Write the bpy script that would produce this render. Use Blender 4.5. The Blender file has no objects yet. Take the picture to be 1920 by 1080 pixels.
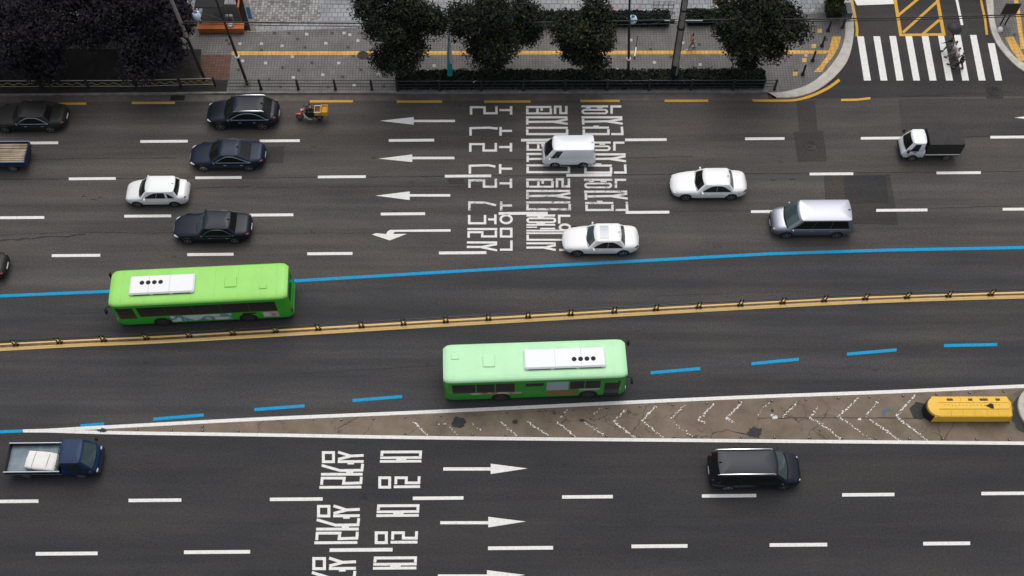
import bpy, math, random
from mathutils import Vector, Matrix, noise
random.seed(7)
SC = bpy.context.scene
COL = SC.collection
R = math.radians
PI = math.pi

# ------------------------------------------------------------------ camera
TH = R(61.0); FPX = 2184.0; DIST = 71.1
CAM = Vector((0, -DIST*math.cos(TH), DIST*math.sin(TH)))
FW = Vector((0, math.cos(TH), -math.sin(TH)))
UP = Vector((0, math.sin(TH), math.cos(TH)))

def P(px, py, z=0.0):
    """point of the real place at height z that the photograph shows at (px, py) of 1920x1080"""
    d = FW*FPX + Vector((1, 0, 0))*(px-960) + UP*(540-py)
    t = (z-CAM.z)/d.z
    q = CAM+d*t
    return Vector((q.x, q.y, z))

cd = bpy.data.cameras.new('camera'); cam = bpy.data.objects.new('camera', cd); COL.objects.link(cam)
cd.sensor_width = 36; cd.lens = 36*FPX/1920; cd.clip_end = 3000; cd.clip_start = 1
cam.location = CAM; cam.rotation_euler = (PI/2-TH, 0, 0)
SC.camera = cam

# ------------------------------------------------------------------ materials
MATS = {}
def newmat(name):
    m = bpy.data.materials.new(name); m.use_nodes = True
    nt = m.node_tree
    return m, nt, nt.nodes['Principled BSDF']

def nd(nt, t, **kw):
    n = nt.nodes.new(t)
    for k, v in kw.items(): setattr(n, k, v)
    return n

def coords(nt, scale=(1, 1, 1), kind='Object'):
    tc = nd(nt, 'ShaderNodeTexCoord'); mp = nd(nt, 'ShaderNodeMapping')
    mp.inputs['Scale'].default_value = scale
    nt.links.new(tc.outputs[kind], mp.inputs['Vector'])
    return mp.outputs['Vector']

def noise_n(nt, vec, scale, detail=4, rough=.6):
    n = nd(nt, 'ShaderNodeTexNoise'); n.inputs['Scale'].default_value = scale
    n.inputs['Detail'].default_value = detail; n.inputs['Roughness'].default_value = rough
    nt.links.new(vec, n.inputs['Vector'])
    return n.outputs['Fac']

def ramp(nt, fac, stops):
    r = nd(nt, 'ShaderNodeValToRGB')
    e = r.color_ramp.elements
    while len(e) < len(stops): e.new(0.5)
    for el, (p, c) in zip(e, stops):
        el.position = p
        el.color = (c[0], c[1], c[2], 1) if isinstance(c, (tuple, list)) else (c, c, c, 1)
    nt.links.new(fac, r.inputs['Fac'])
    return r.outputs['Color']

def mixc(nt, a, b, fac, mode='MIX'):
    m = nd(nt, 'ShaderNodeMix', data_type='RGBA', blend_type=mode)
    for sock, v in ((m.inputs[0], fac), (m.inputs[6], a), (m.inputs[7], b)):
        if hasattr(v, 'is_linked'): nt.links.new(v, sock)
        elif isinstance(v, (int, float)): sock.default_value = v
        else: sock.default_value = (v[0], v[1], v[2], 1)
    return m.outputs[2]

def mat(name, col, rough=.6, metal=0, coat=0, spec=.5, var=0.0, vscale=3.0):
    if name in MATS: return MATS[name]
    m, nt, b = newmat(name)
    b.inputs['Base Color'].default_value = (*col, 1)
    b.inputs['Roughness'].default_value = rough
    b.inputs['Metallic'].default_value = metal
    b.inputs['Coat Weight'].default_value = coat
    b.inputs['Coat Roughness'].default_value = .08
    b.inputs['Specular IOR Level'].default_value = spec
    if var:
        f = noise_n(nt, coords(nt), vscale, 6)
        lo = tuple(c*(1-var) for c in col); hi = tuple(min(1, c*(1+var)) for c in col)
        nt.links.new(ramp(nt, f, [(.3, lo), (.7, hi)]), b.inputs['Base Color'])
    MATS[name] = m
    return m

def asphalt(name, col, streak=.40, grain=.6):
    """asphalt: coarse grain, tyre-worn streaks along the lanes, broad blotches"""
    m, nt, b = newmat(name)
    v = coords(nt)
    g1 = ramp(nt, noise_n(nt, v, 9, 4, .8), [(.32, 1-grain*.6), (.68, 1+grain*.6)])
    g2 = ramp(nt, noise_n(nt, v, 42, 2, .7), [(.30, 1-grain*.55), (.70, 1+grain*.6)])
    st = ramp(nt, noise_n(nt, coords(nt, (.02, .55, 1)), 1.4, 3, .6), [(.35, 1-streak*.6), (.65, 1+streak*.45)])
    bl = ramp(nt, noise_n(nt, coords(nt, (.5, 1, 1)), .22, 4, .6), [(.28, (.78, .80, .86)), (.5, (1.0, .99, .98)), (.72, (1.18, 1.12, 1.04))])
    c = mixc(nt, col, g1, 1.0, 'MULTIPLY'); c = mixc(nt, c, g2, 1.0, 'MULTIPLY')
    c = mixc(nt, c, st, 1.0, 'MULTIPLY'); c = mixc(nt, c, bl, 1.0, 'MULTIPLY')
    md = ramp(nt, noise_n(nt, coords(nt, (.12, .9, 1)), .8, 4, .6), [(.36, (.86, .87, .90)), (.64, (1.10, 1.07, 1.03))])
    c = mixc(nt, c, md, 1.0, 'MULTIPLY')
    # scattered oil spots
    sp = ramp(nt, noise_n(nt, coords(nt, (.6, 1, 1)), 1.1, 3, .55), [(.70, 1.0), (.78, .55)])
    c = mixc(nt, c, sp, 1.0, 'MULTIPLY')
    nt.links.new(c, b.inputs['Base Color'])
    b.inputs['Roughness'].default_value = .85
    b.inputs['Specular IOR Level'].default_value = .25
    bp = nd(nt, 'ShaderNodeBump'); bp.inputs['Strength'].default_value = .35; bp.inputs['Distance'].default_value = .01
    nt.links.new(noise_n(nt, v, 40, 2), bp.inputs['Height']); nt.links.new(bp.outputs['Normal'], b.inputs['Normal'])
    return m

def paint(name, col, wear=.62, dirt=.2):
    """road paint with chips where the asphalt shows through; wear nearer 0.5 = more chips"""
    m, nt, b = newmat(name)
    v = coords(nt)
    d = ramp(nt, noise_n(nt, v, 6, 5, .7), [(.3, 1-dirt), (.65, 1.0)])
    c = mixc(nt, col, d, 1.0, 'MULTIPLY')
    nt.links.new(c, b.inputs['Base Color']); b.inputs['Roughness'].default_value = .7
    b.inputs['Specular IOR Level'].default_value = .2
    f = mixc(nt, noise_n(nt, v, 17, 5, .75), noise_n(nt, v, 2.2, 2, .5), .35)
    h = ramp(nt, f, [(wear-.03, 0), (wear+.03, 1)])
    tr = nd(nt, 'ShaderNodeBsdfTransparent'); mx = nd(nt, 'ShaderNodeMixShader')
    nt.links.new(h, mx.inputs[0]); nt.links.new(b.outputs[0], mx.inputs[1]); nt.links.new(tr.outputs[0], mx.inputs[2])
    nt.links.new(mx.outputs[0], nt.nodes['Material Output'].inputs['Surface'])
    return m

def tiles(name, a, b_, joint, size, patch=None, rough=.8, offset=0.0, bias=0.0):
    m, nt, b = newmat(name)
    v = coords(nt)
    br = nd(nt, 'ShaderNodeTexBrick'); br.offset = offset; br.squash = 1
    br.inputs['Color1'].default_value = (*a, 1); br.inputs['Color2'].default_value = (*b_, 1)
    br.inputs['Mortar'].default_value = (*joint, 1)
    br.inputs['Scale'].default_value = 1; br.inputs['Mortar Size'].default_value = size*.075
    br.inputs['Mortar Smooth'].default_value = .3
    br.inputs['Brick Width'].default_value = size; br.inputs['Row Height'].default_value = size
    br.inputs['Bias'].default_value = bias
    nt.links.new(v, br.inputs['Vector'])
    c = br.outputs['Color']
    d = ramp(nt, noise_n(nt, v, .8, 6, .65), [(.3, .78), (.7, 1.12)])
    c = mixc(nt, c, d, 1.0, 'MULTIPLY')
    if patch:
        f = ramp(nt, noise_n(nt, v, .35, 3, .6), [(.45, 0), (.6, 1)])
        c = mixc(nt, c, patch, f, 'MULTIPLY')
    nt.links.new(c, b.inputs['Base Color']); b.inputs['Roughness'].default_value = rough
    b.inputs['Specular IOR Level'].default_value = .3
    return m

def leafmat(name, stops):
    m, nt, b = newmat(name)
    g = nd(nt, 'ShaderNodeNewGeometry')
    c = ramp(nt, g.outputs['Random Per Island'], stops)
    nt.links.new(c, b.inputs['Base Color']); b.inputs['Roughness'].default_value = .75
    b.inputs['Specular IOR Level'].default_value = .05
    return m

# ------------------------------------------------------------------ mesh builder
class MB:
    def __init__(s): s.v = []; s.f = []; s.m = []
    def add(s, vs, fs, mi=0):
        o = len(s.v); s.v += [tuple(p) for p in vs]
        s.f += [tuple(i+o for i in f) for f in fs]; s.m += [mi]*len(fs)
        return s
    def poly(s, pts, mi=0): return s.add(pts, [tuple(range(len(pts)))], mi)
    def box(s, x0, x1, y0, y1, z0, z1, mi=0):
        return s.add([(x0,y0,z0),(x1,y0,z0),(x1,y1,z0),(x0,y1,z0),(x0,y0,z1),(x1,y0,z1),(x1,y1,z1),(x0,y1,z1)],
                     [(0,3,2,1),(4,5,6,7),(0,1,5,4),(1,2,6,5),(2,3,7,6),(3,0,4,7)], mi)
    def cbox(s, x0, x1, y0, y1, z0, z1, r, mi=0):
        """box with all its edges chamfered"""
        def ring(i, z):
            a, b, c, d = x0+i, x1-i, y0+i, y1-i
            q = r
            return [(a+q,c,z),(b-q,c,z),(b,c+q,z),(b,d-q,z),(b-q,d,z),(a+q,d,z),(a,d-q,z),(a,c+q,z)]
        return s.loft([ring(r, z0), ring(0, z0+r), ring(0, z1-r), ring(r, z1)], True, True, mi)
    def loft(s, rings, closed=True, caps=True, mi=0):
        n = len(rings[0]); vs = [p for r in rings for p in r]; fs = []
        for i in range(len(rings)-1):
            for j in range(n if closed else n-1):
                k = (j+1) % n
                fs.append((i*n+j, i*n+k, (i+1)*n+k, (i+1)*n+j))
        if caps:
            fs.append(tuple(reversed(range(n)))); fs.append(tuple(range((len(rings)-1)*n, len(rings)*n)))
        return s.add(vs, fs, mi)
    def prism(s, pts, z0, z1, mi=0):
        return s.loft([[(p[0], p[1], z0) for p in pts], [(p[0], p[1], z1) for p in pts]], True, True, mi)
    def cyl(s, a, b, r0, r1=None, n=12, mi=0):
        return s.tube([a, b], [r0, r0 if r1 is None else r1], n, mi)
    def tube(s, pts, r, n=6, mi=0):
        pts = [Vector(p) for p in pts]
        rs = r if isinstance(r, (list, tuple)) else [r]*len(pts)
        rings = []
        for i, p in enumerate(pts):
            t = (pts[min(i+1, len(pts)-1)]-pts[max(i-1, 0)])
            t = t.normalized() if t.length > 1e-9 else Vector((0, 0, 1))
            ref = Vector((0, 0, 1)) if abs(t.z) < .95 else Vector((1, 0, 0))
            a = t.cross(ref).normalized(); b = t.cross(a)
            rings.append([p+a*rs[i]*math.cos(2*PI*k/n)+b*rs[i]*math.sin(2*PI*k/n) for k in range(n)])
        return s.loft(rings, True, True, mi)
    def ball(s, c, rx, ry, rz, nu=12, nv=8, mi=0, rot=0):
        rings = []
        for j in range(1, nv):
            th = PI*j/nv; rr = []
            for i in range(nu):
                ph = 2*PI*i/nu
                x = rx*math.sin(th)*math.cos(ph); y = ry*math.sin(th)*math.sin(ph)
                rr.append((c[0]+x*math.cos(rot)-y*math.sin(rot), c[1]+x*math.sin(rot)+y*math.cos(rot), c[2]-rz*math.cos(th)))
            rings.append(rr)
        return s.loft(rings, True, True, mi)
    def build(s, name, mats, parent=None, smooth=False, ang=40):
        me = bpy.data.meshes.new(name); me.from_pydata(s.v, [], s.f)
        if not isinstance(mats, (list, tuple)): mats = [mats]
        for m in mats: me.materials.append(m)
        me.polygons.foreach_set('material_index', s.m)
        if smooth:
            me.polygons.foreach_set('use_smooth', [True]*len(s.f))
            me.set_sharp_from_angle(angle=R(ang))
        me.update()
        o = bpy.data.objects.new(name, me); COL.objects.link(o)
        if parent: o.parent = parent
        return o

def tag(o, label, cat, group=None):
    o['label'] = label; o['category'] = cat
    if group: o['group'] = group
    return o
def struct(o): o['kind'] = 'structure'; return o
def thing(name, label, cat, loc=(0, 0, 0), rz=0, group=None):
    o = bpy.data.objects.new(name, None); COL.objects.link(o)
    o.location = loc; o.rotation_euler = (0, 0, rz); o.empty_display_size = .2
    return tag(o, label, cat, group)
def dup(o, parent=None):
    c = o.copy(); COL.objects.link(c)
    if parent: c.parent = parent
    for ch in list(o.children): dup(ch, c)
    return c

# ------------------------------------------------------------------ shared materials
M = dict(
    asphalt_up=asphalt('asphalt_upper', (.080, .073, .067)),
    asphalt_mid=asphalt('asphalt_middle', (.081, .075, .071)),
    asphalt_bus=asphalt('asphalt_bus', (.054, .053, .055)),
    asphalt_low=asphalt('asphalt_lower', (.041, .040, .042), .2),
    asphalt_side=asphalt('asphalt_side', (.043, .041, .040), .2),
    patch_a=asphalt('asphalt_patch_brown', (.052, .047, .043), .2),
    patch_c=asphalt('asphalt_patch_faint', (.060, .056, .054), .25),
    patch_b=asphalt('asphalt_patch_dark', (.034, .034, .036), .15),
    white=paint('paint_white', (.81, .80, .76), .64),
    white_worn=paint('paint_white_worn', (.72, .71, .68), .575, .2),
    white_flecks=paint('paint_white_flecks', (.82, .81, .78), .47, .1),
    yellow=paint('paint_yellow', (.66, .37, .055), .66),
    yellow_pale=paint('paint_yellow_pale', (.80, .53, .20), .68, .15),
    blue=paint('paint_blue', (.006, .33, .62), .645, .3),
    kerb=mat('kerb_stone', (.47, .44, .39), .85, var=.18, vscale=2.5),
    kerb_grey=mat('kerb_grey', (.20, .195, .185), .85, var=.35, vscale=2.0),
    gutter=mat('gutter_concrete', (.115, .098, .085), .9, var=.25, vscale=1.7),
    black=mat('black_rubber', (.020, .020, .021), .75, spec=.25),
    darkmetal=mat('dark_metal', (.02, .021, .023), .5),
    glass=mat('car_glass', (.014, .017, .018), .08, spec=.55),
    glass_teal=mat('windscreen_glass', (.05, .08, .085), .1, spec=.7),
    chrome=mat('chrome', (.75, .77, .80), .18, 1.0),
    rim=mat('wheel_rim', (.45, .46, .48), .3, .9),
    lamp_red=mat('tail_lamp', (.14, .008, .010), .3, coat=.2),
    lamp_white=mat('head_lamp', (.6, .64, .68), .12, coat=.6),
    plate=mat('number_plate', (.75, .76, .74), .5),
    skin=mat('skin', (.50, .30, .21), .55),
    hair=mat('hair_black', (.012, .011, .011), .5),
    steel=mat('grey_steel', (.30, .31, .32), .45, .6),
)
# ------------------------------------------------------------------ the ground
def pixpoly(pts, z): return [P(x, y, z) for x, y in pts]

def interp(line, n=1):
    out = []
    for (a, b) in zip(line[:-1], line[1:]):
        for k in range(n): out.append((a[0]+(b[0]-a[0])*k/n, a[1]+(b[1]-a[1])*k/n))
    return out+[line[-1]]

def smooth_line(pts, n=6):
    """Catmull-Rom through the points"""
    out = []
    q = [pts[0]]+list(pts)+[pts[-1]]
    for i in range(1, len(q)-2):
        p0, p1, p2, p3 = q[i-1], q[i], q[i+1], q[i+2]
        for k in range(n):
            t = k/n
            out.append(tuple(.5*((2*p1[d])+(-p0[d]+p2[d])*t+(2*p0[d]-5*p1[d]+4*p2[d]-p3[d])*t*t+(-p0[d]+3*p1[d]-3*p2[d]+p3[d])*t**3) for d in (0, 1)))
    return out+[tuple(pts[-1])]

g = MB(); g.poly([(-900, -700, -.03), (900, -700, -.03), (900, 1500, -.03), (-900, 1500, -.03)])
struct(g.build('ground', M['asphalt_low']))
g = MB(); g.poly([(-420, -160, 0), (420, -160, 0), (420, 95, 0), (-420, 95, 0)])
road = struct(g.build('road', M['asphalt_up']))

def sheet(name, pts, z, m, parent=road):
    o = MB().poly(pixpoly(pts, z)).build(name, m, parent); o['kind'] = 'structure'; return o

XL, XR = -2400, 4300
BLUE = [(XL, 690), (-400, 572), (0, 555), (210, 546), (565, 526), (800, 512), (1000, 500), (1200, 489), (1440, 476), (1660, 469), (1920, 464), (2300, 462), (XR, 460)]
MED = [(XL, 792), (-400, 677), (0, 655), (150, 647), (300, 640.5), (600, 623.5), (780, 612.5), (1000, 600), (1260, 585), (1600, 567), (1920, 556.5), (2300, 549), (XR, 540)]
WA = [(140, 804), (270, 797), (500, 785), (830, 771), (1340, 747), (1660, 735), (1920, 724), (2300, 712), (XR, 700)]
WB = [(140, 809.5), (250, 812), (500, 815.5), (830, 821), (1340, 826), (1920, 831), (2300, 834), (XR, 842)]
SEAM = [(XL, 350), (0, 336), (600, 333), (960, 329.5), (1440, 325), (1920, 322), (XR, 312)]
sheet('asphalt_strip', SEAM+BLUE[::-1], .004, M['asphalt_mid'])
sheet('asphalt_strip', BLUE+MED[::-1], .004, M['asphalt_bus'])
LOWTOP = [(XL, 880), (-400, 826), (43, 808)]
sheet('asphalt_strip', MED+WA[::-1]+LOWTOP[::-1], .004, M['asphalt_bus'])
sheet('asphalt_strip', LOWTOP+WB+[(XR, 1500), (XL, 1500)], .004, M['asphalt_low'])
# the side street
sheet('asphalt_strip', [(1490, 184), (1560, 150), (1592, 105), (1600, 47), (1580, -60), (1480, -800), (1640, -800), (1830, -60), (1852, 32), (1880, 100), (1940, 150), (2100, 178), (1580, 184)], .004, M['asphalt_side'])
# resurfaced patches
sheet('asphalt_patch', [(1545, 328), (1668, 327), (1684, 420), (1550, 418)], .008, M['patch_a'])
sheet('asphalt_patch', [(1581, 330), (1660, 329), (1667, 381), (1585, 382)], .012, M['patch_b'])
sheet('asphalt_patch', [(1488, 247), (1543, 245), (1551, 302), (1496, 304)], .008, M['patch_a'])
sheet('asphalt_patch', [(1494, 189), (1528, 189), (1533, 244.5), (1498, 246)], .008, M['patch_a'])
sheet('asphalt_patch', [(1684, 186), (2400, 180), (2400, 254), (1692, 256)], .008, M['patch_c'])
sheet('asphalt_patch', [(490, 276), (533, 274), (531, 306), (490, 306)], .008, M['patch_a'])
sheet('asphalt_patch', [(1846, 155), (1878, 153), (1881, 185), (1850, 186)], .012, M['patch_b'])
sheet('asphalt_patch', [(840, 335), (870, 335), (872, 345), (842, 345)], .008, M['patch_a'])

# thin seams and cracks in the surfacing
def crack(pts, w, z=.010, jit=1.0, name='crack', m=None):
    rnd = random.Random(int(pts[0][0]*7+pts[0][1]))
    q = interp(pts, max(2, int(abs(pts[-1][0]-pts[0][0])/14/len(pts))+2))
    mb = MB(); up = []; dn = []
    for (x, y) in q:
        dx, dy = rnd.uniform(-jit, jit)*.6, rnd.uniform(-jit, jit)
        ww = w*rnd.uniform(.4, 1.3)/2
        up.append(P(x+dx, y+dy-ww, z)); dn.append(P(x+dx+ww*.6, y+dy+ww, z))
    vs = up+dn; n = len(up)
    mb.add(vs, [(i, i+1, n+i+1, n+i) for i in range(n-1)])
    o = mb.build(name, m or M['patch_b'], road); o['kind'] = 'structure'
crack(SEAM[1:-1], 1.3, .012, .5, 'surface_seam')
crack([(0, 441), (130, 435), (300, 437), (520, 437), (800, 437)], .9, .012, .8)
crack([(480, 352), (640, 350), (900, 349)], .7, .012, .6)
crack([(1250, 397), (1420, 395)], .9, .012, .5)
crack([(1545, 328), (1550, 418)], 1.3, .014, .4); crack([(1668, 327), (1684, 420)], 1.3, .014, .4)
crack([(1550, 418.5), (1684, 420.5)], 1.2, .014, .4)
crack([(1740, 391), (1900, 386)], .9, .012, .5); crack([(1790, 258), (1920, 252)], .9, .014, .4)
crack([(1690, 180), (1800, 176), (1900, 172)], 1.4, .014, 1.2)
crack([(1802, 832), (1806, 862), (1812, 892)], 1.4, .014, .8)
crack([(340, 353), (420, 351), (470, 350)], 1.6, .012, .8)
crack([(-20, 452), (60, 447), (160, 440)], 2.2, .012, 1.6)
for (x, y) in ((158, 368), (175, 375), (1449, 337), (1486, 336), (588, 275), (326, 893), (300, 920), (345, 920), (392, 882), (170, 928), (1392, 838), (1410, 837), (1436, 836), (1640, 693), (1530, 717), (900, 435), (700, 295), (740, 395), (1072, 255), (690, 830)):
    crack([(x-6, y), (x+6, y+.6)], 2.0, .012, 1.2, 'oil_stain')

# ------------------------------------------------------------------ painted markings
ZP = .018
def vstrip(mb, line, w, z=ZP):
    """a painted line along the street, w photo pixels across"""
    n = len(line); up = [P(x, y-w/2, z) for x, y in line]; dn = [P(x, y+w/2, z) for x, y in line]
    mb.add(up+dn, [(i, i+1, n+i+1, n+i) for i in range(n-1)])
def hstrip(mb, line, w, z=ZP):
    n = len(line); up = [P(x-w/2, y, z) for x, y in line]; dn = [P(x+w/2, y, z) for x, y in line]
    mb.add(up+dn, [(i, i+1, n+i+1, n+i) for i in range(n-1)])
def mark(name, mb, m, parent=road):
    o = mb.build(name, m, parent); o['kind'] = 'structure'; return o

DASH = {
 1: (5.0, [(28,109,268),(263,352,265),(487,562,264),(729,814,263),(977,1060,262.5),(1172,1250,262),(1397,1471,260),(1614,1690,259),(1857,1935,257)]),
 2: (5.0, [(-100,-15,337),(129,217,335),(366,453,333),(596,686,331.5),(834,921,330),(1062,1147,328.5),(1518,1600,326),(1756,1839,324),(1990,2075,322)]),
 3: (5.2, [(0,83,408),(233,321,405),(468,550,403),(714,797,401),(935,1027,400),(1173,1255,398),(1408,1490,396.5),(1643,1739,394),(1880,1965,392)]),
 4: (5.4, [(97,188,479),(351,438,477),(576,661,475.5),(823,912,474)]),
 5: (6.4, [(-30,72,940),(241,340,938),(506,605,936),(774,869,934),(1054,1149,931.5),(1316,1418,929.5),(1579,1677,927.5),(1840,1935,925)]),
 6: (6.8, [(-200,-100,1041),(67,183,1038),(345,469,1035),(618,736,1031),(915,1037,1027.5),(1184,1289,1024),(1443,1551,1021.5),(1731,1819,1019),(2000,2100,1016)])}
for k, (w, segs) in DASH.items():
    for a, b, y in segs:
        mb = MB(); sl = -.008*(b-a)/2
        vstrip(mb, [(a, y-sl), ((a+b)/2, y), (b, y+sl)], w); mark('lane_dash', mb, M['white'])
for a, b, y0, y1 in ((-20,43,810.5,808),(151,195,798.5,795),(287,382,786,778),(477,571,768,761),(661,754,751,743.5),(1220,1313,699,691),(1409,1498,682,673.5),(1588,1681,664,656),(1770,1870,648,646)):
    mb = MB(); vstrip(mb, [(a, y0), (b, y1)], 5.8, ZP-.003); mark('bus_lane_dash', mb, M['blue'])
mb = MB(); vstrip(mb, BLUE, 5.6); mark('bus_lane_line', mb, M['blue'])
mb = MB(); vstrip(mb, smooth_line(WA), 6.6, ZP); mark('edge_line', mb, M['white'])
mb = MB(); vstrip(mb, smooth_line(WB), 6.4, ZP); mark('edge_line', mb, M['white'])
mb = MB(); mb.poly(pixpoly([(43, 805.2), (90, 803.7), (139.8, 800.8), (139.8, 812.6), (90, 811), (43, 810.8)], ZP)); mark('edge_line', mb, M['white'])
for a, b, y in ((110,162,194.5),(247,328,193),(581,662,190),(744,829,190.5),(908,995,190.5),(1088,1162,189.3),(1246,1328,189),(-50,-120,196)):
    mb = MB(); vstrip(mb, [(a, y), (b, y-.3)], 4.4); mark('kerb_line', mb, M['yellow'])
mb = MB()
cl = smooth_line([(1411, 188.2), (1450, 188.4), (1490, 187.3), (1522, 179), (1552, 165), (1574, 149.5)])
n = len(cl); up = [P(x-1.6, y-2, ZP) for x, y in cl]; dn = [P(x+1.6, y+2.3, ZP) for x, y in cl]
mb.add(up+dn, [(i, i+1, n+i+1, n+i) for i in range(n-1)]); mark('kerb_line', mb, M['yellow'])
mb = MB(); vstrip(mb, [(1577, 187.5), (1606, 187), (1632, 184)], 4.2); mark('kerb_line', mb, M['yellow'])
mb = MB(); hstrip(mb, smooth_line([(1585, -60), (1597, 0), (1601.5, 22), (1605.5, 43), (1607, 56), (1606.5, 68)]), 5); mark('kerb_line', mb, M['yellow'])
mb = MB(); hstrip(mb, [(1828, -60), (1841, 8), (1847, 36), (1850.5, 65)], 4.5); mark('kerb_line', mb, M['yellow'])
# crosswalk
ZZ = [((1607,1619.5),68,(1633,1620),151),((1637.5,1650),68,(1664,1651),151),((1667.5,1680),67.5,(1694,1681),151),((1697.5,1710),67.5,(1725,1712.5),151),((1728,1740.8),67.5,(1756,1743),151),((1758.8,1770),67,(1787,1773.8),151),((1788.8,1801),65.5,(1817,1804.5),151),((1818.8,1830.8),65.5,(1848,1835),151),((1852,1865),81,(1879,1866),151)]
for (a, b), y0, (c, d), y1 in ZZ:
    mark('crosswalk_stripe', MB().poly(pixpoly([(a, y0), (b, y0), (c, y1), (d, y1)], ZP)), M['white'])
mark('stop_line', MB().poly(pixpoly([(1590, -22), (1672, -22), (1676, 7.5), (1607, 10)], ZP)), M['white'])
mb = MB(); hstrip(mb, [(1778, -90), (1794, 0), (1804, 47)], 4.8); mark('lane_dash', mb, M['white'])
# hatched yellow box
def px_stroke(mb, pts, w, z, closed=False, wy=None):
    """polyline of constant width with mitred corners (photo pixels)"""
    wy = wy or w
    n = len(pts); L = []; Rr = []
    for i in range(n):
        p = Vector(pts[i])
        a = Vector(pts[i-1]) if (i > 0 or closed) else None
        b = Vector(pts[(i+1) % n]) if (i < n-1 or closed) else None
        d1 = (p-a).normalized() if a is not None else None
        d2 = (b-p).normalized() if b is not None else None
        if d1 is None: d1 = d2
        if d2 is None: d2 = d1
        n1 = Vector((-d1.y, d1.x)); n2 = Vector((-d2.y, d2.x))
        mt = (n1+n2)
        mt = mt.normalized() if mt.length > 1e-6 else n1
        sc = 1/max(.35, mt.dot(n1))
        o = mt*sc
        L.append(P(p.x+o.x*w/2, p.y+o.y*wy/2, z)); Rr.append(P(p.x-o.x*w/2, p.y-o.y*wy/2, z))
    fs = [(i, (i+1) % n, n+(i+1) % n, n+i) for i in range(n if closed else n-1)]
    mb.add(L+Rr, fs)
mb = MB()
px_stroke(mb, [(1660, -95), (1678.5, 0), (1689, 65.5), (1769.5, 64.5), (1758, 0), (1741, -95)], 6.2, ZP, wy=4.6)
px_stroke(mb, [(1684, 29), (1737, -15)], 5.5, ZP-.003, wy=4.4)
px_stroke(mb, [(1693, 61), (1757, 3)], 5.5, ZP-.003, wy=4.4)
px_stroke(mb, [(1730, 64), (1765, 34)], 5.5, ZP-.003, wy=4.4)
mark('box_marking', mb, M['yellow'])

# arrows
def arrow(tip, base, y0, y1, s0, s1, xe, m):
    pts = [tip, (base, y0), (base, s0), (xe, s0), (xe, s1), (base, s1), (base, y1)]
    mark('lane_arrow', MB().poly(pixpoly(pts, ZP)), m)
arrow((712.5, 226.5), 775.8, 219.3, 233.8, 224.6, 229, 853, M['white'])
arrow((709.5, 297.5), 773, 289.5, 303.8, 293.9, 298.6, 852, M['white'])
arrow((704.3, 366.8), 768.3, 358.8, 375, 364, 368.6, 844.3, M['white'])
arrow((1902, 220.5), 1965, 213, 228, 218, 223, 2040, M['white'])
arrow((989, 878.3), 920, 869.3, 888.8, 876.2, 882.4, 831, M['white'])
arrow((985.8, 977.8), 915.5, 969, 988.8, 977.2, 983, 825.5, M['white'])
arrow((985, 1078), 913, 1069, 1089.5, 1077, 1083, 821, M['white'])
mb = MB(); mb.poly(pixpoly([(844.8, 429.7), (731.5, 431), (727, 433.5), (724, 438.6), (705, 437.2), (697, 439.5), (730.7, 450.8), (763, 438.4), (738, 438.6), (738.5, 436), (741, 434.8), (844.8, 434.3)], ZP))
mark('lane_arrow', mb, M['white'])

# lettering --------------------------------------------------------------
class Glyph:
    def __init__(s): s.mb = MB(); s.k = 0
    def z(s): s.k += 1; return ZP+.0025*(s.k % 4)
    def line(s, pts, w=4.6, wy=4.0): px_stroke(s.mb, pts, w, s.z(), wy=wy); return s
    def ring(s, x0, x1, y0, y1, w=4.6, wy=4.0):
        px_stroke(s.mb, [(x0+w/2, y0+wy/2), (x1-w/2, y0+wy/2), (x1-w/2, y1-wy/2), (x0+w/2, y1-wy/2)], w, s.z(), True, wy); return s
    def oval(s, cx, cy, rx, ry, w=4.6, wy=4.0):
        px_stroke(s.mb, [(cx+rx*math.cos(2*PI*i/20), cy+ry*math.sin(2*PI*i/20)) for i in range(20)], w, s.z(), True, wy); return s
    def stadium(s, cx, cy, rx, ry, w=4.6, wy=3.2):
        pts = []
        for i in range(9): pts.append((cx+rx-ry+ry*math.cos(-PI/2+PI*i/8), cy+ry*math.sin(-PI/2+PI*i/8)))
        for i in range(9): pts.append((cx-rx+ry+ry*math.cos(PI/2+PI*i/8), cy+ry*math.sin(PI/2+PI*i/8)))
        px_stroke(s.mb, pts, w, s.z(), True, wy); return s
    def done(s, m): return mark('lettering', s.mb, m)

W_, WW = M['white'], M['white_worn']
# first column: three lanes alike, the fourth its own
Glyph().line([(883.2,214.9),(883.2,201),(908.5,201),(908.5,212.3),(930.8,212.3),(930.8,199)]).line([(936.5,206.4),(956,206.4)]).line([(958.3,199),(958.3,214.9)]).line([(882.3,254.3),(882.3,240.2),(916.7,239.3),(933,241)]).line([(938.5,238.1),(938.5,254.3)]).line([(941,245.4),(960,245.4)]).done(W_)
Glyph().line([(881.8,284.6),(881.8,270.2),(906.8,270.2),(906.8,282.3),(929.6,282.3),(929.6,268)]).line([(935.6,275.7),(955.7,275.7)]).line([(958,268),(958,284.2)]).line([(881.1,325.6),(881.1,310.8),(915.4,309.8),(928.9,312.4)]).line([(937.8,307.8),(937.8,325.6)]).line([(940.3,316.3),(960.4,316.3)]).done(W_)
Glyph().line([(880.3,352.2),(880.3,338.1),(907.5,338.1),(907.5,350),(929.7,350),(929.7,335.1)]).line([(936.6,343.7),(955.7,343.7)]).line([(958,335),(958,352.5)]).line([(880.1,394.4),(880.1,379.6),(909.4,379.8),(930.2,384.9)]).line([(939.7,377.8),(939.7,394.6)]).line([(942,385.3),(960,385.3)]).done(WW)
g = Glyph().line([(879.7,403.1),(879.7,418.6),(909.4,418.6),(909.4,403.1)]).line([(915.3,411.4),(926.5,411.4)]).line([(928.8,402.1),(928.8,420.5)]).oval(949,411,10.3,7.5)
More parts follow.
